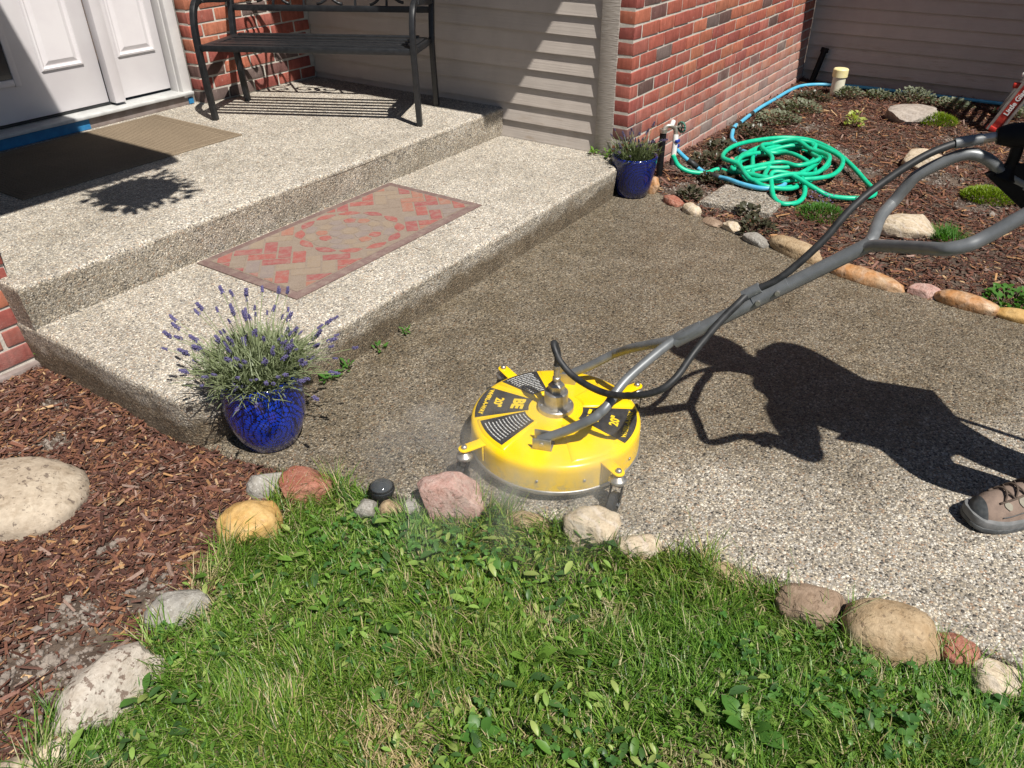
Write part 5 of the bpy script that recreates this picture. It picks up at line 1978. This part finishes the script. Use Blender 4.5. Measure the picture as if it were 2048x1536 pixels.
# small black garden light half sunk in the grass
gl = tag(empty('garden_light', (-2.496, -.572, -.01)), 'small black round garden light in the grass near the red rock', 'garden light')
MB().lathe([(0, 0), (.026, 0), (.026, .022), (.033, .024), (.035, .03), (.033, .036)], 24).build('housing', M['black_plastic'], gl, smooth=True, angle=rad(35))
MB().lathe([(.033, .036), (.028, .046), (.018, .054), (0, .057)], 24).build('lens', M['glass_dark'], gl, smooth=True)
MB().lathe([(.030, .036), (.034, .040), (.030, .044)], 24).build('trim_ring', M['black_plastic'], gl, smooth=True)

# ladder standing in the bed, its lettered rail cut by the picture edge
ld = tag(empty('step_ladder', (2.26, -1.46, 0)), 'aluminium ladder with red lettered rail at the right picture edge', 'ladder')
lean = Vector((0, -.36, .933)).normalized()
for x in (0.0, .50):
    mb = MB()
    rot = Matrix.Rotation(math.atan2(.36, .933), 3, 'X')
    mb.box(lean * .95, (.012, .072, 1.9), rot)
    mb.box(lean * .95 + rot @ Vector((-.012, .036, 0)), (.03, .014, 1.9), rot)
    mb.box(lean * .95 + rot @ Vector((-.012, -.036, 0)), (.03, .014, 1.9), rot)
    rail = mb.build('rail', M['alu'], ld, loc=(x, 0, 0))
    MB().box(lean * .012, (.045, .10, .03), rot).build('foot', M['ladder_red'], ld, bevel=.006, loc=(x, 0, 0))
    if x == 0:
        MB().box(lean * .45 + Vector((-.0072, 0, 0)), (.002, .050, .84), rot).build('rail_label', M['ladder_label'], ld)
        me = text_mesh('Little Giant Ladder System', .040, M['print_white'], .0012, .0004)
        o = link('lettering', me, ld)
        e1 = lean
        e3 = Vector((-1, 0, 0))
        e2 = e3.cross(e1)
        ps = lean * .33 + Vector((-.009, 0, 0))
        o.matrix_local = Matrix(((e1.x, e2.x, e3.x, ps.x), (e1.y, e2.y, e3.y, ps.y), (e1.z, e2.z, e3.z, ps.z), (0, 0, 0, 1)))
for k in range(6):
    p = lean * (.25 + .3 * k)
    MB().tube([p, p + Vector((.5, 0, 0))], .015, 10).build('rung', M['alu'], ld, smooth=True)
for x in (.03, .47):
    MB().bar([(x, -1.37, 0), (x, -.70, 1.78)], .03, .06, up=(0, 1, 0)).build('rear_rail', M['alu'], ld)
MB().box(lean * .30 + Vector((.02, .055, 0)), (.05, .05, .03)).build('lock_knob', M['ladder_red'], ld, bevel=.006)
MB().box(lean * .37 + Vector((.02, .055, 0)), (.04, .045, .025)).build('lock_plate', M['pvc_white'], ld, bevel=.006)
# ================================================================== PLANTS
def leaf(mb, p, d, L, w, droop=.6, fold=.25, roll_=0.0):
    """oval leaf: 5 stations with a midrib fold"""
    d = Vector(d).normalized()
    s = d.cross(Vector((0, 0, 1)))
    s = s.normalized() if s.length > 1e-3 else Vector((1, 0, 0))
    q = Vector(p)
    dd = d.copy()
    prof = (.12, .75, 1.0, .72, .0)
    vs_ = []
    for i, k in enumerate(prof):
        u_ = s.cross(dd).normalized()
        ww = w * .5 * k
        vs_ += [q - s * ww + u_ * (ww * fold), q, q + s * ww + u_ * (ww * fold)]
        dd = (dd - Vector((0, 0, droop / 4))).normalized()
        q = q + dd * (L / 4)
    fs = []
    for i in range(4):
        fs += [(i * 3, i * 3 + 1, i * 3 + 4, i * 3 + 3), (i * 3 + 1, i * 3 + 2, i * 3 + 5, i * 3 + 4)]
    mb.add(vs_, fs)


def clump(name, label, cat, loc, m, n, R_, H_, Lf, seed, grp=None, tilt=(.3, 1.3), aspect=.6, stems=True):
    r_ = random.Random(seed)
    t = tag(empty(name, loc), label, cat, grp)
    mb, sm = MB(), MB()
    for i in range(n):
        a = r_.uniform(0, 6.283)
        q = R_ * math.sqrt(r_.random())
        z = H_ * (1 - (q / R_) ** 2 * .6) * r_.uniform(.25, 1)
        b = Vector((q * math.cos(a), q * math.sin(a), z))
        ti = r_.uniform(*tilt)
        az = a + r_.gauss(0, .9)
        d = Vector((math.sin(ti) * math.cos(az), math.sin(ti) * math.sin(az), math.cos(ti)))
        L = Lf * r_.uniform(.7, 1.3)
        leaf(mb, b, d, L, L * aspect, r_.uniform(.3, 1.0), r_.uniform(.1, .4))
        if stems and i % 3 == 0:
            sm.tube([(b.x * .6, b.y * .6, -.01), (b.x * .85, b.y * .85, b.z * .6), tuple(b)], .0013, 4, cap=False)
    if stems:
        sm.build('stems', M['twig'], t)
    mb.build('foliage', m, t, smooth=True)
    return t


AJ = 'dark leafy groundcover clumps in the bed'
SG = 'grey green groundcover clumps along the far siding'
for i, (x, y, R_, H_, lab) in enumerate([
        (.66, -.22, .13, .05, 'dark purplish groundcover clump at the wall base behind the green coil'),
        (.40, -.36, .09, .035, 'dark groundcover clump between the tap and the paver'),
        (1.33, -.22, .14, .06, 'dark groundcover clump at the wall base under the taped blue hose'),
        (.95, -.18, .10, .05, 'small dark groundcover clump at the wall base left of the taped hose'),
        (.08, -.34, .06, .05, 'dark glossy leaves behind the reddish edging stone'),
        (-.165, -.76, .09, .05, 'dark groundcover clump between the paver and the grey edging stone'),
        (.02, -.66, .06, .04, 'small dark clump at the near corner of the paver'),
        (-.33, -1.83, .09, .05, 'dark green leafy clump behind the last edging stones on the right')]):
    clump('groundcover_plant', lab, 'plant', (x, y, 0), M['ajuga'] if i not in (7,) else M['weed'], int(70 + 2600 * R_ * R_ * 2), R_, H_, .027, 40 + i, AJ, aspect=.7)
for i, (x, y, R_, H_, lab, m) in enumerate([
        (1.75, -.24, .15, .06, 'olive groundcover mound beside the blue hose along the brick wall', 'sage'),
        (2.10, -.27, .16, .07, 'largest grey green groundcover mound left of the cream pipe stub', 'sage'),
        (2.46, -.27, .13, .05, 'dark grey groundcover mound touching the blue hose left of the pipe stub', 'ajuga'),
        (2.70, -.46, .10, .07, 'upright grey green sprigs growing at the cream pipe stub', 'sage'),
        (2.80, -.64, .09, .045, 'small grey green tuft right of the cream pipe stub', 'sage'),
        (2.80, -.88, .14, .10, 'tall grey green clump in the middle of the far siding foot', 'sage'),
        (2.78, -1.14, .13, .055, 'grey green clump right of the tall one under the far siding', 'sage'),
        (2.76, -1.52, .12, .05, 'grey green clump behind the ladder foot', 'sage')]):
    clump('groundcover_plant', lab, 'plant', (x, y, 0), M[m], int(110 + 5200 * R_ * R_ * 1.6), R_, H_, .021, 60 + i, SG, aspect=.8)
clump('lime_plant', 'small plant with pale lime leaves in the mulch behind the green coil', 'plant', (1.86, -.70, 0), M['lime'], 60, .055, .10, .030, 80, None, aspect=.75)
# creeping thyme and moss cushions
def cushion(label, loc, m, n, R_, H_, L, w, seed, name='moss_cushion', ax=1.0):
    r_ = random.Random(seed)
    t = tag(empty(name, loc), label, 'plant', None)
    mb = MB()
    for i in range(n):
        a = r_.uniform(0, 6.283)
        q = math.sqrt(r_.random())
        x, y = R_ * q * math.cos(a) * ax, R_ * q * math.sin(a)
        z = H_ * (1 - q * q) * r_.uniform(.75, 1.0)
        d = Vector((x / R_ + r_.gauss(0, .45), y / R_ + r_.gauss(0, .45), 1.0))
        blade(mb, (x, y, z), d, L * r_.uniform(.6, 1.3), w, .2, 2)
    mb.build('foliage', m, t)
    return t


cushion('bright yellow green moss cushion at the right of the flat slab rock', (2.30, -1.12, 0), M['moss'], 1500, .13, .05, .022, .006, 90)
cushion('bright yellow green moss cushion beside the spray gun plate', (.90, -1.60, 0), M['moss'], 1700, .12, .045, .02, .006, 91)
cushion('green creeping thyme patch in front of the green coil', (.20, -.965, 0), M['weed'], 900, .115, .04, .025, .005, 92, 'thyme_plant')
cushion('short blue green grass tuft right of the cream rock', (.20, -1.52, 0), M['weed'], 260, .06, .02, .06, .005, 93, 'grass_tuft')
fl_ = MB()
rf = random.Random(3)
for i in range(34):
    a, q = rf.uniform(0, 6.28), .10 * math.sqrt(rf.random())
    leaf(fl_, (.30 + q * math.cos(a), -.93 + q * math.sin(a) * .6, .03 + rf.random() * .03), (rf.gauss(0, 1), rf.gauss(0, 1), .8), .012, .008)
tag(fl_.build('purple_flowers', M['lav_flower']), 'small purple flowers beside the thyme patch', 'flowers')
# weeds in the joints of the steps
WD = 'little weeds growing in the step joints'
for i, (x, y, z, s, lab) in enumerate([(-2.17, -.055, 0, 1.0, 'leafy weed in the step joint nearest the big lavender pot'), (-2.09, -.05, 0, .9, 'second weed from the big lavender pot in the step joint'),
                                       (-1.93, -.05, 0, .8, 'third weed from the big lavender pot in the step joint'), (-1.79, -.05, 0, .7, 'small weed farthest from the big lavender pot in the step joint'),
                                       (-.025, .165, P1, 1.0, 'light green weed at the foot of the rough corner board'), (-.02, .10, P1, 1.1, 'light green weed between corner board and dark blue pot'),
                                       (-2.628, .86, .02, .6, 'tiny weed at the foot of the left brick pier')]):
    clump('joint_weed', lab, 'weed', (x, y, z), M['weed'] if i < 4 else M['fresh'], 16, .022 * s, .03 * s, .026 * s, 110 + i, WD, aspect=.45)

# ================================================================== LAWN
stampf = stamped


def grass(n, seed):
    g_ = np.random.default_rng(seed)
    LAWN_ = LAWN
    P = np.stack([g_.uniform(-3.55, -2.15, n * 3), g_.uniform(-2.35, -.30, n * 3)], 1)
    P = P[inpoly(P, LAWN)]
    P = P[~stampf(P, .74)]
    # leave out what lies well outside the picture (below its lower edge)
    dd = (P[:, 0] - CAM.x) * math.sin(yaw) + (P[:, 1] - CAM.y) * math.cos(yaw)
    P = P[dd > .62]
    dens = .55 + .6 * vnoise(P, 6.0, 3.) + .25 * (vnoise(P, 20., 8.) - .5)
    P = P[g_.random(len(P)) < dens][:n]
    n = len(P)
    big = vnoise(P, 3.2, 11.)
    L = g_.uniform(.026, .070, n) * (.6 + .95 * vnoise(P, 7., 5.))
    # longer, unmown blades along the stones
    ed = np.full(n, 9.0)
    for k in range(len(LAWN)):
        a = np.array(LAWN[k])
        b = np.array(LAWN[(k + 1) % len(LAWN)])
        t_ = np.clip(((P - a) @ (b - a)) / ((b - a) @ (b - a)), 0, 1)
        ed = np.minimum(ed, np.hypot(*(P - a - t_[:, None] * (b - a)).T))
    L = L * (1 + .75 * np.clip(1 - ed / .09, 0, 1))
    w = g_.uniform(.0018, .0040, n)
    yw = g_.uniform(0, 2 * np.pi, n)
    # tufts lean together
    yw = np.where(g_.random(n) < .55, 6.283 * vnoise(P, 9., 2.) * 1.6 + g_.normal(0, .6, n), yw)
    tl = np.abs(g_.normal(.6, .5, n))
    dr = g_.uniform(.3, 1.3, n)
    V = np.zeros((n, 7, 3))
    q = np.zeros((n, 3))
    q[:, :2] = P
    q[:, 2] = hz_g(P) - .003
    side = np.stack([-np.sin(yw), np.cos(yw), np.zeros(n)], 1)
    ang_ = tl.copy()
    for i, k in enumerate((1.0, .9, .6)):
        V[:, 2 * i] = q - side * (w * k * .5)[:, None]
        V[:, 2 * i + 1] = q + side * (w * k * .5)[:, None]
        d = np.stack([np.sin(ang_) * np.cos(yw), np.sin(ang_) * np.sin(yw), np.cos(ang_)], 1)
        q = q + d * (L / 3)[:, None]
        ang_ = ang_ + dr / 3
    V[:, 6] = q
    pal = np.array([[.11, .23, .028], [.15, .29, .038], [.06, .14, .02], [.21, .345, .055], [.28, .38, .09], [.44, .39, .20], [.55, .49, .30]])
    pw = np.array([.24, .24, .16, .15, .10, .06, .05])
    ci = g_.choice(len(pal), n, p=pw / pw.sum())
    # dry thatch patches
    dry = vnoise(P, 5.0, 21.) * .6 + vnoise(P, 15., 31.) * .4
    ci = np.where((dry > .66) & (g_.random(n) < .55), 5 + (g_.random(n) < .4), ci)
    c = pal[ci] * g_.uniform(.75, 1.25, (n, 1))
    c[:, 0] *= .85 + .4 * big
    F4 = np.array([[0, 1, 3, 2], [2, 3, 5, 4]])
    F = np.concatenate([(F4[None] + (np.arange(n) * 7)[:, None, None]).reshape(n, 8), np.array([[4, 5, 6]]) + (np.arange(n) * 7)[:, None]], 1)
    me = np_mesh('lawn_grass', V.reshape(-1, 3), np.tile([4, 4, 3], n), F.ravel(), M['grass'], np.repeat(c, 7, 0))
    return me


lg = kind(link('lawn_grass', grass(80000, 3)), 'stuff')
tag(lg, 'short green lawn grass in the foreground', 'grass')
# thatch of short lying dry blades
g_ = np.random.default_rng(8)


def leaves_np(n, seed, kindf, pal, size, hgt, tiltr, dens, name, label, asp=.75, tri=False):
    g_ = np.random.default_rng(seed)
    P = np.stack([g_.uniform(-3.55, -2.15, n * 5), g_.uniform(-2.35, -.30, n * 5)], 1)
    P = P[inpoly(P, LAWN)]
    P = P[~stampf(P, .95)]
    dd = (P[:, 0] - CAM.x) * math.sin(yaw) + (P[:, 1] - CAM.y) * math.cos(yaw)
    P = P[dd > .62]
    P = P[g_.random(len(P)) < dens(P)][:n]
    if tri:
        P = np.repeat(P, 3, 0)
    n = len(P)
    L = np.clip(g_.lognormal(math.log(size * .85), .38, n), size * .35, size * 2.3)
    yw = g_.uniform(0, 6.283, n)
    if tri:
        yw = np.repeat(yw[::3], 3) + np.tile([0, 2.09, 4.19], n // 3)
        L = np.repeat(L[::3], 3)
    tl = g_.uniform(*tiltr, n)
    z = hz_g(P) + (np.repeat(g_.uniform(*hgt, n // 3), 3) if tri else g_.uniform(*hgt, n))
    st = [(0, .15), (.25, .75), (.55, 1.0), (.82, .72), (1.0, .12)]
    V = np.zeros((n, 15, 3))
    side = np.stack([-np.sin(yw), np.cos(yw), np.zeros(n)], 1)
    q = np.concatenate([P, z[:, None]], 1)
    ang_ = tl.copy()
    prev = 0
    for i, (t, k) in enumerate(st):
        d = np.stack([np.sin(ang_) * np.cos(yw), np.sin(ang_) * np.sin(yw), np.cos(ang_)], 1)
        q = q + d * ((t - prev) * L)[:, None]
        prev = t
        up = np.stack([-np.cos(ang_) * np.cos(yw), -np.cos(ang_) * np.sin(yw), np.sin(ang_)], 1)
        ww = (L * asp * .5 * k)[:, None]
        V[:, i * 3] = q - side * ww + up * ww * .3
        V[:, i * 3 + 1] = q
        V[:, i * 3 + 2] = q + side * ww + up * ww * .3
        ang_ = ang_ + .18
    f = []
    for i in range(4):
        f += [[i * 3, i * 3 + 1, i * 3 + 4, i * 3 + 3], [i * 3 + 1, i * 3 + 2, i * 3 + 5, i * 3 + 4]]
    F = (np.array(f)[None] + (np.arange(n) * 15)[:, None, None]).ravel()
    pal = np.array(pal)
    ci = g_.integers(0, len(pal), n)
    if tri:
        ci = np.repeat(ci[::3], 3)
    c = pal[ci] * g_.uniform(.8, 1.2, (n, 1))
    me = np_mesh(name, V.reshape(-1, 3), np.full(n * 8, 4), F, M['grass'], np.repeat(c, 15, 0), smooth=True)
    return tag(kind(link(name, me), 'stuff'), label, 'weeds')


leaves_np(1300, 31, None, [[.07, .18, .038], [.10, .23, .05], [.06, .15, .04], [.14, .27, .065]], .0098, (.020, .045), (1.0, 1.5),
          lambda P: np.clip((vnoise(P, 4.5, 41.) - .55) * 4, .01, 1), 'clover', 'dark green clover leaves growing through the lawn', .95, True)
leaves_np(1500, 33, None, [[.12, .25, .04], [.16, .30, .05], [.26, .40, .09], [.08, .17, .045], [.34, .42, .12], [.06, .13, .04]], .024, (.010, .042), (.6, 1.4),
          lambda P: np.clip((vnoise(P, 3.6, 51.) - .40) * 2.6, .03, 1), 'broadleaf_weeds', 'broad bright green weed leaves scattered in the lawn', .42)


def rosette(label, x, y, n, L, asp, seed, m='weed', up=(.5, 1.2), z=-.03):
    r_ = random.Random(seed)
    t = tag(empty('broadleaf_weed', (x, y, z)), label, 'weed', 'large broadleaf weeds in the lawn')
    for i in range(n):
        a = 6.283 * i / n + r_.gauss(0, .25)
        ti = r_.uniform(*up)
        mb = MB()
        d = Vector((math.sin(ti) * math.cos(a), math.sin(ti) * math.sin(a), math.cos(ti)))
        l_ = L * r_.uniform(.7, 1.15)
        b = d * (l_ * .35)
        mb.tube([(0, 0, 0), tuple(b)], .0016, 5, cap=False)
        leaf(mb, b, d, l_ * .8, l_ * asp, r_.uniform(.4, 1.0), .22)
        mb.build('leaf', M[m], t, smooth=True)


rosette('large plantain rosette low in the lawn at the lower right', -2.600, -1.620, 8, .075, .48, 1)
rosette('upright broad leaves in front of the cream tan edging rock', -2.325, -1.115, 9, .062, .5, 2, 'weed', (.2, .9))
rosette('broad leaves in the grass below the pink rock', -2.445, -.745, 8, .045, .4, 3, 'fresh', (.3, 1.0))
rosette('single broadleaf weed in the middle of the lawn', -2.53, -.99, 5, .05, .6, 4)
rosette('yellow green leaf cluster in the lawn centre near the dry patch', -2.70, -1.18, 8, .055, .45, 5, 'fresh')
rosette('leafy weed over the grey banded stone at the lawn edge', -3.075, -.455, 9, .05, .45, 6, 'weed', (.4, 1.2))
rosette('broadleaf weed left of the lawn centre', -2.715, -.87, 7, .045, .5, 7)
rosette('leafy weed over the white speckled stone', -3.22, -.56, 8, .05, .42, 8, 'weed', (.4, 1.2))
rosette('small plantain near the lower picture edge', -2.905, -1.19, 7, .042, .55, 9)
rosette('broadleaf weed in the grass near the biggest tan stone', -2.41, -1.80, 7, .045, .45, 10)
rosette('leafy weed behind the golden stone in the grass', -2.66, -.50, 8, .04, .4, 12, 'fresh', (.3, 1.0))
# tall seed stems over the walkway edge
r_ = random.Random(77)
sm = MB()
for i in range(16):
    x, y = -2.26 + r_.uniform(-.05, .04), -1.36 - r_.random() * .34
    d = Vector((r_.uniform(-.1, .5), r_.gauss(0, .35), 1)).normalized()
    L = r_.uniform(.07, .16)
    p0 = Vector((x, y, -.03))
    pts = [p0, p0 + d * L * .5, p0 + d * L + Vector((d.x, d.y, -.05)) * L * .35]
    sm.tube(spline(pts, 5), .0007, 4)
    e = pts[-1]
    if i % 3 == 0:
        for k in range(6):
            leaf(sm, e - d * (.004 * k), (r_.gauss(0, .6), r_.gauss(0, .6), 1), .006, .002)
kind(tag(sm.build('seed_stems', M['lav_stem']), 'thin grass seed stems sticking up in front of the walkway', 'grass'), 'stuff')

# twigs and bits of leaf blown onto the steps and the walk
r_ = random.Random(55)
lt = MB()
for k in range(90):
    if k < 30:
        x, y, z = r_.uniform(-2.5, -.3), r_.uniform(.02, .72), P1 + .0015
    elif k < 55:
        x, y, z = r_.uniform(-2.4, -.2), r_.uniform(.85, 1.9), P2 + .0015
    else:
        x, y, z = r_.uniform(-2.5, -.5), r_.uniform(-.9, -.06) - r_.random() ** 3 * .8, .0015
    if k >= 55 and math.hypot(x + 2.068, y + .85) < .26:
        continue
    a = r_.uniform(0, 6.28)
    L = r_.uniform(.006, .022)
    d = Vector((math.cos(a), math.sin(a), 0))
    b = Vector((x, y, z + .001))
    lt.tube([b, b + d * L * .5 + Vector((-d.y, d.x, 0)) * L * r_.uniform(-.2, .2) + Vector((0, 0, .001)), b + d * L], r_.uniform(.0006, .0013), 5)
kind(tag(lt.build('leaf_litter', M['twig']), 'small dark twigs and leaf bits scattered over the concrete', 'litter'), 'stuff')

# hanging basket under the left eave, seen only by its shadow on the porch
hb = tag(empty('hanging_basket', (-2.34, .17, 2.15)), 'leafy hanging basket under the left eave casting shadow on the porch', 'basket')
MB().lathe([(0, -.12), (.08, -.11), (.14, -.05), (.16, 0), (.15, 0), (.0, -.01)], 20).build('basket', M['twig'], hb, smooth=True)
bl2 = MB()
r_ = random.Random(4)
for i in range(330):
    a, q = r_.uniform(0, 6.283), math.sqrt(r_.random())
    q *= .72 + .34 * noise.noise(Vector((math.cos(a) * 1.7, math.sin(a) * 1.7, 3.3)))
    el = r_.uniform(-.7, 1.0)
    d = Vector((math.cos(a), math.sin(a), el))
    p = Vector((math.cos(a) * q * .29, math.sin(a) * q * .29, el * .12 * q - .02))
    leaf(bl2, p, d + Vector((r_.gauss(0, .5), r_.gauss(0, .5), r_.gauss(0, .5))), r_.uniform(.03, .06), r_.uniform(.014, .028), .5)
bl2.build('foliage', M['basket_leaf'], hb)
for k in range(3):
    a = 2.1 * k
    MB().tube([(.155 * math.cos(a), .155 * math.sin(a), 0), (0, 0, .56)], .002, 5).build('chain', M['wire'], hb)

# ================================================================== SPRAY MIST
vol = NT('mist')
vol.t.nodes.remove(vol.b)
pvn = vol.n('ShaderNodeVolumePrincipled')
pvn.inputs['Color'].default_value = (.95, .96, .97, 1)
pvn.inputs['Anisotropy'].default_value = 0.2
ob = vol.obj()
ln = vol.n('ShaderNodeVectorMath', {'operation': 'LENGTH'}, i0=vol.n('ShaderNodeVectorMath', {'operation': 'DIVIDE'}, i0=ob, i1=(.50, .44, .15)).outputs[0])
fall = vol.smooth(ln.outputs['Value'], 1.0, .35)
nn = vol.smooth(vol.noise(ob, 7.0, 4.0, .6, .4), .42, .75)
dn = vol.math('MULTIPLY', vol.math('MULTIPLY', fall, nn), 5.5)
vol.set(pvn.inputs['Density'], dn)
vol.t.links.new(pvn.outputs[0], vol.out.inputs['Volume'])
mo = MB().box((0, 0, 0), (1.02, .90, .30)).build('spray_mist', vol.m, None, loc=(-2.30, -.86, .115), rot=(0, 0, rad(-65)))
kind(tag(mo, 'thin white spray mist around the foot of the yellow cleaner', 'mist'), 'stuff')
